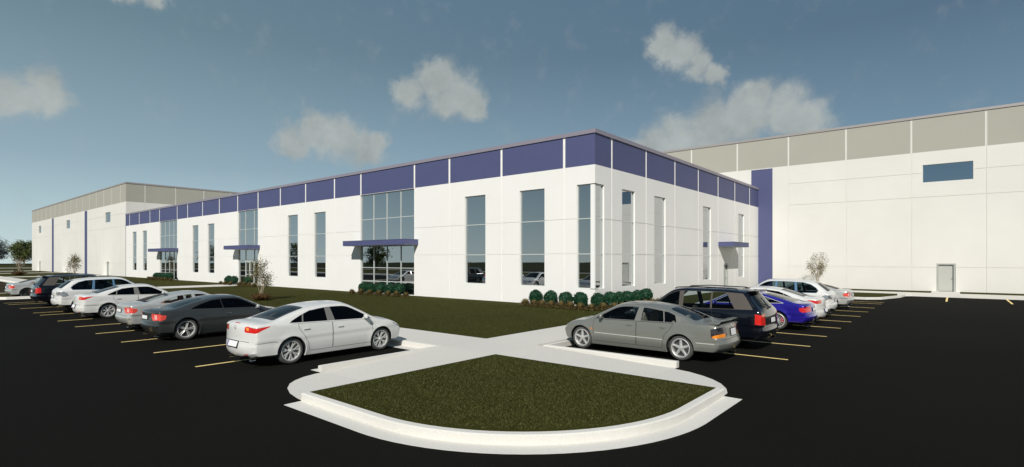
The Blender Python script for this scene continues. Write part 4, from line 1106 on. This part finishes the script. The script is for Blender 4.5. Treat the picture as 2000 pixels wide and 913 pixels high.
islk = [(5.0, -18.76), (7.4, -18.79)] + [(7.4 + 3.43 * math.cos(t), -15.36 + 3.43 * math.sin(t)) for t in np.linspace(-math.pi / 2 + .05, -.02, 22)] + [(10.82, -13.5)]
kerb(offset_path(islk, -.15), z1=.004)
kerb([(2.83, -17.3), (2.83, -13.61), (-33.6, -13.61), (-34.2, -14.2), (-34.2, -18.3), (-34.9, -19.2), (-40.0, -19.2), (-40.45, -18.6), (-40.45, -13.8)][::-1])
kerb([(-40.6, -13.61), (-250, -13.61)][::-1])
kerb([(9.17, -11.48), (5.12, -11.48), (5.12, 17.4), (5.6, 18.2), (9.75, 18.2), (10.5, 18.9), (11.3, 21.8), (11.45, 23.9), (11.9, 24.36), (45, 24.36)][::-1])
kerb([(-140, -31.35), (45, -31.35)][::-1], gutter=True) if False else kerb([(45, -31.35), (-140, -31.35)])
# stall lines
lz = AZ + .004
def stall(x0, x1, y0, y1):
    m_ = MB(); m_.add([(x0, y0, lz), (x1, y0, lz), (x1, y1, lz), (x0, y1, lz)], [(0, 1, 2, 3)]); struct(m_, 'parking_line', M['yellow'])
for x in (-30.0, -28.34, -24.43, -20.72, -19.06, -15.31, -12.24, -9.22, -6.16, -3.09, -.03): stall(x - .05, x + .05, -18.93, -13.95)
for y in (15.91, 14.43, 10.98, 8.17, 5.39, 2.58, -.15, -3.03, -5.74, -8.55): stall(5.46, 11.0, y - .05, y + .05)
for x in (13.95, 17.0, 20.05, 23.1): stall(x - .05, x + .05, 19.3, 24.02)
for k in range(12): stall(-44.0 - 3.05 * k, -43.9 - 3.05 * k, -19.0, -14.1)
# concrete and grass strips beyond the aisle behind the camera (seen mirrored in the glazing)
sheet('sidewalk', [rect(-200, 60, -33.2, -31.55)], -.0, M['concrete'], -.2)
sheet('road', [rect(-300, 140, -72, -64)], -.04, M['asphalt'], -.2)
sheet('sidewalk', [rect(-300, 140, -62, -60)], -.03, M['concrete'], -.2)
# real grass blades on the nearest lawns
def blades(name, poly, dens, h, label, zb):
    P = np.array(poly); mn, mx = P.min(0), P.max(0); n_ = int((mx - mn).prod() * dens)
    q = RNG.random((n_, 2)) * (mx - mn) + mn; q = q[pip(q[:, 0], q[:, 1], poly)]; n_ = len(q)
    th = RNG.random(n_) * 6.283; hh = h * (.5 + RNG.random(n_)); w = .005 + .006 * RNG.random(n_)
    lean = (RNG.random((n_, 2)) - .5) * hh[:, None] * 2.6
    c, s_ = np.cos(th) * w, np.sin(th) * w
    V = np.zeros((n_, 3, 3)); V[:, 0, 0] = q[:, 0] - c; V[:, 0, 1] = q[:, 1] - s_; V[:, 1, 0] = q[:, 0] + c; V[:, 1, 1] = q[:, 1] + s_
    V[:, 2, :2] = q + lean; V[:, 2, 2] = zb + hh; V[:, :2, 2] = zb - .003
    me = bpy.data.meshes.new(name); me.vertices.add(n_ * 3); me.vertices.foreach_set('co', V.ravel())
    me.loops.add(n_ * 3); me.loops.foreach_set('vertex_index', np.arange(n_ * 3, dtype=np.int32))
    me.polygons.add(n_); me.polygons.foreach_set('loop_start', np.arange(0, n_ * 3, 3, dtype=np.int32)); me.polygons.foreach_set('loop_total', np.full(n_, 3, np.int32))
    me.materials.append(M['blade']); me.update(); me.validate()
    o = bpy.data.objects.new(name, me); link(o); tag(o, label, 'grass', kind='stuff')
inner = [(5.12, -13.58), (5.1, -18.68), (7.4, -18.70)] + [(7.4 + 3.34 * math.cos(t), -15.36 + 3.34 * math.sin(t)) for t in np.linspace(-math.pi / 2 + .05, -.02, 18)] + [(10.72, -13.58)]
blades('grass', inner, 2200, .022, 'short dark green grass covering the rounded corner island', LA + .008)
blades('grass', [(2.93, -11.5), (2.93, 2), (.3, 2), (.3, -1.4), (-22, -1.4), (-22, -11.5)], 500, .028, 'dark green lawn between the crossing walks and the office', LA)
# ------------------------------------------------------------------ plants
def leaf_cloud(mb, centres, n, size, spread, m=0, shell=0, elong=1.5, flat=0):
    for (cx, cy, cz, r) in centres:
        for _ in range(n):
            while True:
                v = np.array([random.uniform(-1, 1) for _ in range(3)]); L = np.linalg.norm(v)
                if L < 1: break
            if shell: v = v / max(L, 1e-3) * (shell + (1 - shell) * random.random() ** .5)
            p = np.array([cx, cy, cz]) + v * r * spread
            a = np.random.RandomState(random.randrange(1 << 30)).randn(3); a /= np.linalg.norm(a)
            b = np.cross(a, v + .01); b /= max(np.linalg.norm(b), 1e-6)
            s = size * random.uniform(.6, 1.35); a = a * s * elong * .5; b = b * s * .5
            mb.add([p - a, p - b * .9 + a * .1, p + a, p + b * .9 + a * .1], [(0, 1, 2, 3)], m)
def make_shrub():
    """round clipped shrub: twiggy stem and a ball of small glossy leaves"""
    r_ = thing('shrub', 'x', 'shrub')
    st = MB()
    for k in range(6):
        a = k * 1.05; st.tube([(0, 0, 0), (.08 * math.cos(a), .08 * math.sin(a), .2), (.25 * math.cos(a), .25 * math.sin(a), .5)], [.018, .013, .006], 5)
    st.build('stem', M['bark'], r_)
    mb = MB()
    leaf_cloud(mb, [(0, 0, .52, 1)], 2200, .085, np.array([.43, .43, .42]), shell=.55)
    leaf_cloud(mb, [(.2 * math.cos(a), .2 * math.sin(a), .5 + .16 * math.sin(a * 2.3), .28) for a in np.linspace(0, 6, 9)], 60, .085, np.array([1, 1, 1.05]), shell=.6)
    mb.build('foliage', M['leaf'], r_)
    return r_
def make_clump():
    mb = MB()
    for k in range(700):
        a = random.random() * 6.283; r0 = random.random() * .16; L = random.uniform(.36, .50); out = random.uniform(.02, .46) 
        w = random.uniform(.007, .013); pts = []
        for t in (0, .4, .75, 1.):
            rr = r0 + out * t ** 1.7; z = L * (t * (1.15 - .25 * out / .46) - .85 * t ** 2.6 * (out / .46) ** 1.3)
            pts.append((rr * math.cos(a), rr * math.sin(a), z))
        px, py = -math.sin(a) * w, math.cos(a) * w
        V = []
        for i, p in enumerate(pts):
            f = (1, .9, .6, .1)[i]; V += [(p[0] - px * f, p[1] - py * f, p[2]), (p[0] + px * f, p[1] + py * f, p[2])]
        mb.add(V, [(0, 1, 3, 2), (2, 3, 5, 4), (4, 5, 7, 6)])
    return mb.build('grass_clump', M['dry'])
shrub0 = make_shrub(); clump0 = make_clump(); first = {'s': True, 'c': True}
ORD = ['first', 'second', 'third', 'fourth', 'fifth', 'sixth', 'seventh', 'eighth', 'ninth', 'tenth', 'eleventh', 'twelfth', 'thirteenth', 'fourteenth', 'fifteenth', 'sixteenth', 'seventeenth']
def put_shrub(x, y, label, group, s=1.):
    o = shrub0 if first['s'] else copy_tree(shrub0); first['s'] = False
    o.location = (x, y, -.01); o.rotation_euler = (0, 0, random.random() * 6); s *= .86; o.scale = (s, s, s * random.uniform(1.0, 1.08)); tag(o, label, 'shrub', group)
def put_clump(x, y, label, group, s=1.):
    o = clump0 if first['c'] else copy_tree(clump0); first['c'] = False
    o.location = (x, y, -.01); o.rotation_euler = (0, 0, random.random() * 6); s *= random.uniform(.85, 1.0); o.scale = (s, s, s * .82); tag(o, label, 'ornamental grass', group)
G1 = 'round green shrubs along the building'; G2 = 'tan ornamental grass clumps along the building'
cs = [-3.31, -2.31, -1.35, -.42]
for i, x in enumerate(cs): put_shrub(x, -.72, '%s round green shrub from the left below the windows at the office corner' % ORD[i], G1)
ys = [(.60, -.70), (.85, .12), (.8, 1.1), (.78, 2.1), (.78, 3.2), (.78, 4.3)]
for i, (x, y) in enumerate(ys): put_shrub(x, y, '%s round green shrub going right from the building corner edge' % ORD[i], G1)
cl = [(-3.62, -1.25), (-3.0, -1.3), (-2.4, -1.35), (-1.8, -1.4), (-1.2, -1.35), (-.6, -1.4), (0.0, -1.4), (.6, -1.35), (1.15, -1.15), (1.45, -.55), (1.5, .15), (1.55, .9), (1.55, 1.7), (1.55, 2.6), (1.55, 3.5), (1.5, 4.4), (1.4, 5.3)]
for i, (x, y) in enumerate(cl): put_clump(x, y, '%s tan grass clump from the left in the border round the office corner' % ORD[i], G2)
for i, x in enumerate((-19.3, -18.3, -17.25, -16.15, -15.1)): put_shrub(x, -.75, '%s green shrub from the left before the largest glazed entrance' % ORD[i], G1, 1.0)
for i, x in enumerate((-19.8, -18.7, -17.6, -16.55, -15.5, -14.6, -13.6)): put_clump(x, -1.4, '%s tan grass clump from the left before the largest glazed entrance' % ORD[i], G2)
for i, x in enumerate((-42.2, -41.0, -37.9)): put_shrub(x, -.9, '%s green shrub from the left beside the middle entrance door' % ORD[i], G1, 1.05)
for i, (x, y) in enumerate(((-42.6, -1.5), (-41.5, -1.55), (-40.4, -1.5), (-38.3, -1.5), (-37.3, -1.5), (-36.3, -1.5), (-35.3, -1.5))): put_clump(x, y, '%s tan grass clump from the left beside the middle entrance door' % ORD[i], G2, 1.05)
for i, x in enumerate((-63.6, -62.4, -61.2, -60.0, -58.8)): put_shrub(x, -.9, '%s green shrub from the left before the farthest glazed entrance' % ORD[i], G1, 1.05)
for i, x in enumerate((-64.2, -63.0, -61.8, -60.6, -59.4, -58.2, -56.4)): put_clump(x, -1.6, '%s tan grass clump from the left before the farthest glazed entrance' % ORD[i], G2, 1.05)

def branchy(seed, H, spread, nst, depth, r0, lean=.25, first_split=.3):
    """returns branch polylines [(pts, radii)] and tips"""
    rnd = random.Random(seed); segs = []; tips = []
    def grow(p, d, L, r, lev):
        n = 4; pts = [p]; rr = [r]
        for k in range(n):
            d = (d + Vector((rnd.uniform(-1, 1), rnd.uniform(-1, 1), rnd.uniform(-.3, .6))) * .14).normalized()
            p = p + d * L / n; pts.append(p); rr.append(r * (1 - .45 * (k + 1) / n))
        segs.append((pts, rr))
        if lev == 0: tips.append(p); tips.append(pts[2]); return
        for k in range(rnd.choice((2, 3, 3))):
            a = rnd.random() * 6.283; t = spread * rnd.uniform(.6, 1.2)
            q = d.orthogonal(); q.rotate(Matrix.Rotation(a, 3, d)); nd = (d * math.cos(t) + q * math.sin(t)).normalized()
            st = pts[rnd.choice((2, 3, 4, 4))]
            grow(st, nd, L * rnd.uniform(.6, .85), r * .55, lev - 1)
        if lev >= 2: tips.append(pts[-1])
    for s in range(nst):
        a = s * 6.283 / nst + rnd.random(); l = lean * rnd.uniform(.5, 1.3) if nst > 1 else .03
        grow(Vector((0, 0, 0)), Vector((math.sin(l) * math.cos(a), math.sin(l) * math.sin(a), math.cos(l))), H * first_split * rnd.uniform(.85, 1.15), r0, depth)
    return segs, tips
def make_tree(name, cat, seed, H, width, nst, depth, r0, barkm, leafm, leaves, lsize, label, loc, group=None, spread=.55, clump=.5, fs=.3, lean=.25, round_crown=False):
    segs, tips = branchy(seed, H, spread, nst, depth, r0, lean, fs)
    zt = max(t.z for t in tips); wt = max(math.hypot(t.x, t.y) for t in tips)
    sz = H * .94 / zt; sw = width / 2 * .9 / wt
    S = lambda p: Vector((p.x * sw, p.y * sw, p.z * sz))
    r_ = thing(name, label, cat, loc, group=group)
    tb = MB()
    mb = MB(); rnd = random.Random(seed + 5); rs = np.random.RandomState(seed)
    if round_crown:
        # mature tree: boughs reach clumps spread through a rounded crown
        pts_ = []
        while len(pts_) < 95:
            v = rs.uniform(-1, 1, 3); L = np.linalg.norm(v)
            if .35 < L < 1 and (v[2] > -.75): pts_.append(v)
        zc, rz, rx = H * .56, H * .42, width / 2 * .88
        tips2 = [Vector((v[0] * rx * (1 + .12 * math.sin(i)), v[1] * rx, zc + v[2] * rz)) for i, v in enumerate(pts_)]
        tb.tube([(0, 0, 0), (.05 * width * .1, 0, H * .2), (0, 0, H * .6)], [r0, r0 * .8, r0 * .25], 8, caps=False)
        for t in tips2[::2]:
            b0 = Vector((0, 0, H * rs.uniform(.16, .42))); md = b0.lerp(t, .5) + Vector((0, 0, H * .03)); tb.tube([b0, md, t], [r0 * .35, r0 * .2, r0 * .06], 5, caps=False)
        sz = sw = 1.; tips = tips2
    else:
        for pts, rr in segs: tb.tube([S(p) for p in pts], rr, 7 if rr[0] > .03 else 4, caps=False)
    tb.build('trunk', M[barkm], r_, True)
    per = max(1, int(leaves / len(tips)))
    for t in tips:
        c = S(t); k = rnd.uniform(.5, 1.4)
        for _ in range(int(per * k)):
            v = rs.randn(3) * clump * np.array([1, 1, .8]) * .5; p = np.array(c) + v
            if p[2] < H * .12: continue
            a = rs.randn(3); a /= np.linalg.norm(a); b = np.cross(a, rs.randn(3)); b /= max(np.linalg.norm(b), 1e-6)
            s = lsize * rnd.uniform(.6, 1.4)
            mb.add([p - a * s * .7, p - b * s * .4, p + a * s * .7, p + b * s * .4], [(0, 1, 2, 3)])
    mb.build('crown', M[leafm], r_)
    return r_
make_tree('sapling', 'young tree', 11, 2.85, 2.3, 5, 3, .024, 'palebark', 'saplingleaf', 2200, .055, 'pale multi-stemmed sapling on the lawn before the middle entrance', (-18.57, -8.62, 0), clump=.28, fs=.34, lean=.35)
make_tree('sapling', 'young tree', 23, 3.2, 2.25, 5, 3, .024, 'palebark', 'saplingleaf', 2100, .055, 'sparse sapling behind the parked cars before the right warehouse wall', (4.6, 25.9, 0) if False else (5.35, 27.6, 0), clump=.28, fs=.34, lean=.35)
make_tree('sapling', 'young tree', 31, 3.4, 2.4, 5, 3, .035, 'palebark', 'saplingleaf', 1500, .09, 'sparse sapling before the left warehouse wing, between its blue strips', (-80.5, -5.8, 0), clump=.36, fs=.34, lean=.35)
make_tree('sapling', 'young tree', 47, 3.2, 2.3, 5, 3, .05, 'palebark', 'redleaf', 600, .09, 'rusty leaved sapling on the lawn at the far left edge', (-100.8, -8.9, 0), clump=.5, fs=.34, lean=.35)
def low_bush(name, loc, s, label, red=True):
    mb = MB()
    for k in range(420):
        a = random.random() * 6.283; L = random.uniform(.25, .5) * s; out = random.uniform(.05, .75) * s; w = .012 * s
        x, y, z = out * math.cos(a), out * math.sin(a), L * (1 - .3 * out / s)
        x0, y0 = x * .35, y * .35; px, py = -math.sin(a) * w, math.cos(a) * w
        mb.add([(x0 - px, y0 - py, 0), (x0 + px, y0 + py, 0), (x + px * .3, y + py * .3, z), (x - px * .3, y - py * .3, z)], [(0, 1, 2, 3)])
    leaf_cloud(mb, [(0, 0, .26 * s, 1)], 500, .06 * s, np.array([.7 * s, .7 * s, .26 * s]), shell=.5)
    o = mb.build(name, M['redleaf']); o.location = loc; tag(o, label, 'bush')
low_bush('bush', (-18.4, -8.7, -.01), .95, 'low rusty brown bush round the foot of the middle sapling')
low_bush('bush', (-100.6, -9.0, -.01), 1.5, 'low rusty brown bush round the foot of the far left sapling')
# far trees
make_tree('tree', 'tree', 3, 15.5, 17, 1, 4, .35, 'bark', 'paletree', 8000, .42, 'leftmost large dark tree on the horizon, cut by the frame edge', (-408, 19.5, -.2), group='large trees on the horizon', clump=2.1, fs=.3, round_crown=True)
make_tree('tree', 'tree', 8, 13.0, 12.5, 1, 4, .35, 'bark', 'treeleaf', 9000, .42, 'bright green round-headed tree on the horizon', (-377, 29.3, -.2), group='large trees on the horizon', clump=2.1, fs=.3, round_crown=True)
make_tree('tree', 'tree', 5, 13, 14, 1, 4, .35, 'bark', 'paletree', 7000, .42, 'grey green tree on the horizon partly behind the left warehouse corner', (-378, 45, -.2), group='large trees on the horizon', clump=2.1, fs=.3, round_crown=True)
# trees across the road, seen mirrored in the entrance glazing
for i, (x, y, h_) in enumerate(((-97.5, -57, 6.8), (-136, -57, 8), (-151, -58, 8.5), (-188, -57, 9), (-208, -59, 9.5))):
    make_tree('tree', 'tree', 60 + i, h_, h_ * .95, 1, 4, .3, 'bark', 'treeleaf', 2600, .3, 'dark tree across the road, mirrored in the window glass, %s from the left' % ORD[i], (x, y, -.2), group='trees across the road', clump=.95, fs=.3, round_crown=True)
# ------------------------------------------------------------------ the parked cars
LEFT = R(90); RIGHT = R(180)
def place(o, x, y, rz, label=None):
    o.location = (x, y, AZ); o.rotation_euler = (0, 0, rz)
    if label: o['label'] = label
    return o
GL = 'cars parked in the left row'; GR = 'cars parked in the right row'
A = build_car('parked_car', SPEC['A'], 'nearest white sedan with dark windows at the near end of the left row', GL); place(A, .66, -15.9, LEFT)
a2 = copy_tree(A); place(a2, -15.85, -15.85, LEFT, 'white sedan with dark windows in the middle of the left row, before a white SUV')
a3 = copy_tree(A); place(a3, 7.87, 1.05, RIGHT, 'white sedan in the right row between the blue coupe and the white SUV'); a3['group'] = GR
B = build_car('parked_car', SPEC['B'], 'dark grey coupe with black windows beside the nearest white sedan', GL); place(B, -5.9, -16.05, LEFT)
C_ = build_car('parked_car', SPEC['C'], 'silver coupe with tan seats showing, half hidden by the dark grey coupe', GL); place(C_, -9.35, -15.9, LEFT)
c2 = copy_tree(C_); place(c2, -35.2, -15.9, LEFT, 'silver coupe at the far left end of the left row')
c3 = copy_tree(C_); place(c3, 7.88, 9.5, RIGHT, 'silver coupe at the far end of the right row'); c3['group'] = GR
D_ = build_car('parked_car', SPEC['D'], 'black estate SUV with see-through windows behind the grey sedan in the right row', GR); place(D_, 7.88, -7.0, RIGHT)
d2 = copy_tree(D_); place(d2, -25.6, -15.9, LEFT, 'black estate SUV with square red tail lamps in the left row'); d2['group'] = GL
E_ = build_car('parked_car', SPEC['E'], 'white SUV in the left row between the black SUV and a white sedan', GL); place(E_, -20.2, -15.9, LEFT)
e2 = copy_tree(E_); place(e2, 7.82, 4.1, RIGHT, 'white SUV in the right row behind the white sedan'); e2['group'] = GR
F_ = build_car('parked_car', SPEC['F'], 'glossy deep blue coupe with red brake calipers in the right row', GR); place(F_, 7.85, -1.3, RIGHT)
G_ = build_car('parked_car', SPEC['G'], 'grey metallic sedan with boot spoiler, nearest in the right row', GR); place(G_, 7.40, -9.68, RIGHT)

# ------------------------------------------------------------------ sky, sun, camera
SUN = Vector((1.18, -2.1, 1.80)).normalized()
el = math.asin(SUN.z); az = math.atan2(SUN.x, SUN.y)
w = bpy.data.worlds.new('World'); SC.world = w; w.use_nodes = True; nt = w.node_tree; nt.nodes.clear()
out = nt.nodes.new('ShaderNodeOutputWorld'); bg = nt.nodes.new('ShaderNodeBackground'); bg.inputs['Strength'].default_value = SKY_STRENGTH
sky = nt.nodes.new('ShaderNodeTexSky'); sky.sky_type = 'NISHITA'; sky.sun_disc = False; sky.sun_elevation = el; sky.sun_rotation = az
sky.air_density = 1.0; sky.dust_density = .4; sky.ozone_density = 1.0; sky.altitude = 0
tc = nt.nodes.new('ShaderNodeTexCoord')
tint = nt.nodes.new('ShaderNodeVectorMath'); tint.operation = 'MULTIPLY'; tint.inputs[1].default_value = SKY_TINT
nt.links.new(sky.outputs[0], tint.inputs[0])
# broken cumulus clouds at fixed bearings in the sky
LOBES = [(-50.65, 17.2, 1.9), (-47.7, 18.6, 2.3), (-45.0, 17.4, 2.4), (-46.9, 16.4, 1.7), (-44.0, 16.0, 1.6), (-62.0, 12.0, 2.0), (-59.8, 12.9, 2.1), (-58.1, 12.0, 2.4), (-55.6, 11.6, 2.1), (-54.0, 12.5, 1.2),
 (-23.7, 21.2, 1.7), (-21.95, 20.4, 1.9), (-20.2, 19.1, 1.7), (-18.8, 17.8, 1.4), (-27.0, 10.8, 2.2), (-24.5, 11.4, 2.8), (-22.0, 12.1, 3.3), (-19.7, 13.1, 3.2), (-16.0, 13.6, 3.0), (-12.4, 13.5, 2.7), (-10.4, 13.0, 2.1), (-15.0, 15.2, 1.6), (-82.9, 12.6, 2.0), (-81.0, 13.5, 2.0), (-75.8, 21.9, 1.3), (-73.6, 22.2, 1.2)]
nz = nt.nodes.new('ShaderNodeTexNoise'); nz.inputs['Scale'].default_value = 14; nz.inputs['Detail'].default_value = 8; nz.inputs['Roughness'].default_value = .62
nt.links.new(tc.outputs['Generated'], nz.inputs['Vector'])
sub = nt.nodes.new('ShaderNodeVectorMath'); sub.operation = 'SUBTRACT'; sub.inputs[1].default_value = (.5, .5, .5); nt.links.new(nz.outputs['Color'], sub.inputs[0])
scl = nt.nodes.new('ShaderNodeVectorMath'); scl.operation = 'SCALE'; scl.inputs['Scale'].default_value = .085; nt.links.new(sub.outputs[0], scl.inputs[0])
wv = nt.nodes.new('ShaderNodeVectorMath'); wv.operation = 'ADD'; nt.links.new(tc.outputs['Generated'], wv.inputs[0]); nt.links.new(scl.outputs[0], wv.inputs[1])
acc_ = None
for a_, e_, r_ in LOBES:
    d = (math.sin(R(a_)) * math.cos(R(e_)), math.cos(R(a_)) * math.cos(R(e_)), math.sin(R(e_)))
    s1 = nt.nodes.new('ShaderNodeVectorMath'); s1.operation = 'DISTANCE'; s1.inputs[1].default_value = d; nt.links.new(wv.outputs[0], s1.inputs[0])
    mr = nt.nodes.new('ShaderNodeMapRange'); mr.interpolation_type = 'SMOOTHSTEP'
    mr.inputs['From Min'].default_value = 0; mr.inputs['From Max'].default_value = R(r_) * 1.5; mr.inputs['To Min'].default_value = 1; mr.inputs['To Max'].default_value = 0
    nt.links.new(s1.outputs['Value'], mr.inputs['Value'])
    if acc_ is None: acc_ = mr.outputs[0]
    else:
        m1 = nt.nodes.new('ShaderNodeMath'); m1.operation = 'MAXIMUM'
        nt.links.new(acc_, m1.inputs[0]); nt.links.new(mr.outputs[0], m1.inputs[1]); acc_ = m1.outputs[0]
n2 = nt.nodes.new('ShaderNodeTexNoise'); n2.inputs['Scale'].default_value = 24; n2.inputs['Detail'].default_value = 7; n2.inputs['Roughness'].default_value = .6
nt.links.new(tc.outputs['Generated'], n2.inputs['Vector'])
ad = nt.nodes.new('ShaderNodeMath'); ad.operation = 'MULTIPLY_ADD'; ad.inputs[1].default_value = 1.05; ad.inputs[2].default_value = -.52; nt.links.new(n2.outputs['Fac'], ad.inputs[0])
a3_ = nt.nodes.new('ShaderNodeMath'); a3_.operation = 'ADD'; nt.links.new(acc_, a3_.inputs[0]); nt.links.new(ad.outputs[0], a3_.inputs[1])
al = nt.nodes.new('ShaderNodeMapRange'); al.interpolation_type = 'SMOOTHSTEP'; al.inputs['From Min'].default_value = .02; al.inputs['From Max'].default_value = .80; al.inputs['To Max'].default_value = .82
nt.links.new(a3_.outputs[0], al.inputs['Value'])
cm = nt.nodes.new('ShaderNodeMix'); cm.data_type = 'RGBA'
# clear-sky gradient: pale at the horizon, deeper overhead and towards the right
sx = nt.nodes.new('ShaderNodeSeparateXYZ'); nt.links.new(tc.outputs['Generated'], sx.inputs[0])
def ramp(cols):
    r = nt.nodes.new('ShaderNodeValToRGB'); e = r.color_ramp.elements; e[0].position = cols[0][0]; e[0].color = (*cols[0][1], 1); e[1].position = cols[-1][0]; e[1].color = (*cols[-1][1], 1)
    for p, c in cols[1:-1]: x = e.new(p); x.color = (*c, 1)
    nt.links.new(sx.outputs[2], r.inputs[0]); return r
rl, rr = ramp(SKY_L), ramp(SKY_R)
dt = nt.nodes.new('ShaderNodeVectorMath'); dt.operation = 'DOT_PRODUCT'; dt.inputs[1].default_value = (.7686, .6398, 0); nt.links.new(tc.outputs['Generated'], dt.inputs[0])
mu = nt.nodes.new('ShaderNodeMapRange'); mu.inputs['From Min'].default_value = -.7; mu.inputs['From Max'].default_value = .6; nt.links.new(dt.outputs['Value'], mu.inputs['Value'])
fb = nt.nodes.new('ShaderNodeVectorMath'); fb.operation = 'DOT_PRODUCT'; fb.inputs[1].default_value = (-.6398, .7686, 0); nt.links.new(tc.outputs['Generated'], fb.inputs[0])
fm = nt.nodes.new('ShaderNodeMapRange'); fm.inputs['From Min'].default_value = -.6; fm.inputs['From Max'].default_value = .2; fm.inputs['To Min'].default_value = .50 / SKY_STRENGTH; fm.inputs['To Max'].default_value = 1 / SKY_STRENGTH; nt.links.new(fb.outputs['Value'], fm.inputs['Value'])
gm_ = nt.nodes.new('ShaderNodeMix'); gm_.data_type = 'RGBA'; nt.links.new(mu.outputs[0], gm_.inputs[0]); nt.links.new(rl.outputs[0], gm_.inputs[6]); nt.links.new(rr.outputs[0], gm_.inputs[7])
gs = nt.nodes.new('ShaderNodeVectorMath'); gs.operation = 'SCALE'; nt.links.new(fm.outputs[0], gs.inputs['Scale']); nt.links.new(gm_.outputs[2], gs.inputs[0])
sm_ = nt.nodes.new('ShaderNodeMix'); sm_.data_type = 'RGBA'; sm_.inputs[0].default_value = SKY_GRAD; nt.links.new(tint.outputs[0], sm_.inputs[6]); nt.links.new(gs.outputs[0], sm_.inputs[7])
n5 = nt.nodes.new('ShaderNodeMapRange'); n5.inputs['From Min'].default_value = .3; n5.inputs['From Max'].default_value = .7; n5.inputs['To Min'].default_value = .78; n5.inputs['To Max'].default_value = 1.12; nt.links.new(nz.outputs['Fac'], n5.inputs['Value'])
cc = nt.nodes.new('ShaderNodeVectorMath'); cc.operation = 'SCALE'; cc.inputs[0].default_value = [c / SKY_STRENGTH for c in CLOUD[:3]]; nt.links.new(n5.outputs[0], cc.inputs['Scale']); nt.links.new(cc.outputs[0], cm.inputs[7])
nt.links.new(al.outputs[0], cm.inputs[0]); nt.links.new(sm_.outputs[2], cm.inputs[6])
nt.links.new(cm.outputs[2], bg.inputs['Color']); nt.links.new(bg.outputs[0], out.inputs[0])

sd = bpy.data.lights.new('sun', 'SUN'); sd.energy = SUN_E; sd.angle = R(.5); sd.color = (1, .965, .90)
so = bpy.data.objects.new('sun', sd); link(so); so.rotation_euler = (-SUN).to_track_quat('-Z', 'Y').to_euler(); so.location = (20, -40, 40)
cd = bpy.data.cameras.new('camera'); cd.sensor_width = 36; cd.lens = 36 * 1041.4 / 2000; cd.shift_y = 51 / 2000; cd.clip_end = 2000; cd.clip_start = .1
co = bpy.data.objects.new('camera', cd); link(co); co.location = (14.41, -24.05, 2.5); co.rotation_euler = (R(90), 0, math.atan2(.63985, .76855))
SC.camera = co
vs = SC.view_settings; vs.view_transform = 'Standard'; vs.look = 'None'; vs.gamma = 1; vs.use_curve_mapping = False; vs.exposure = EXPO
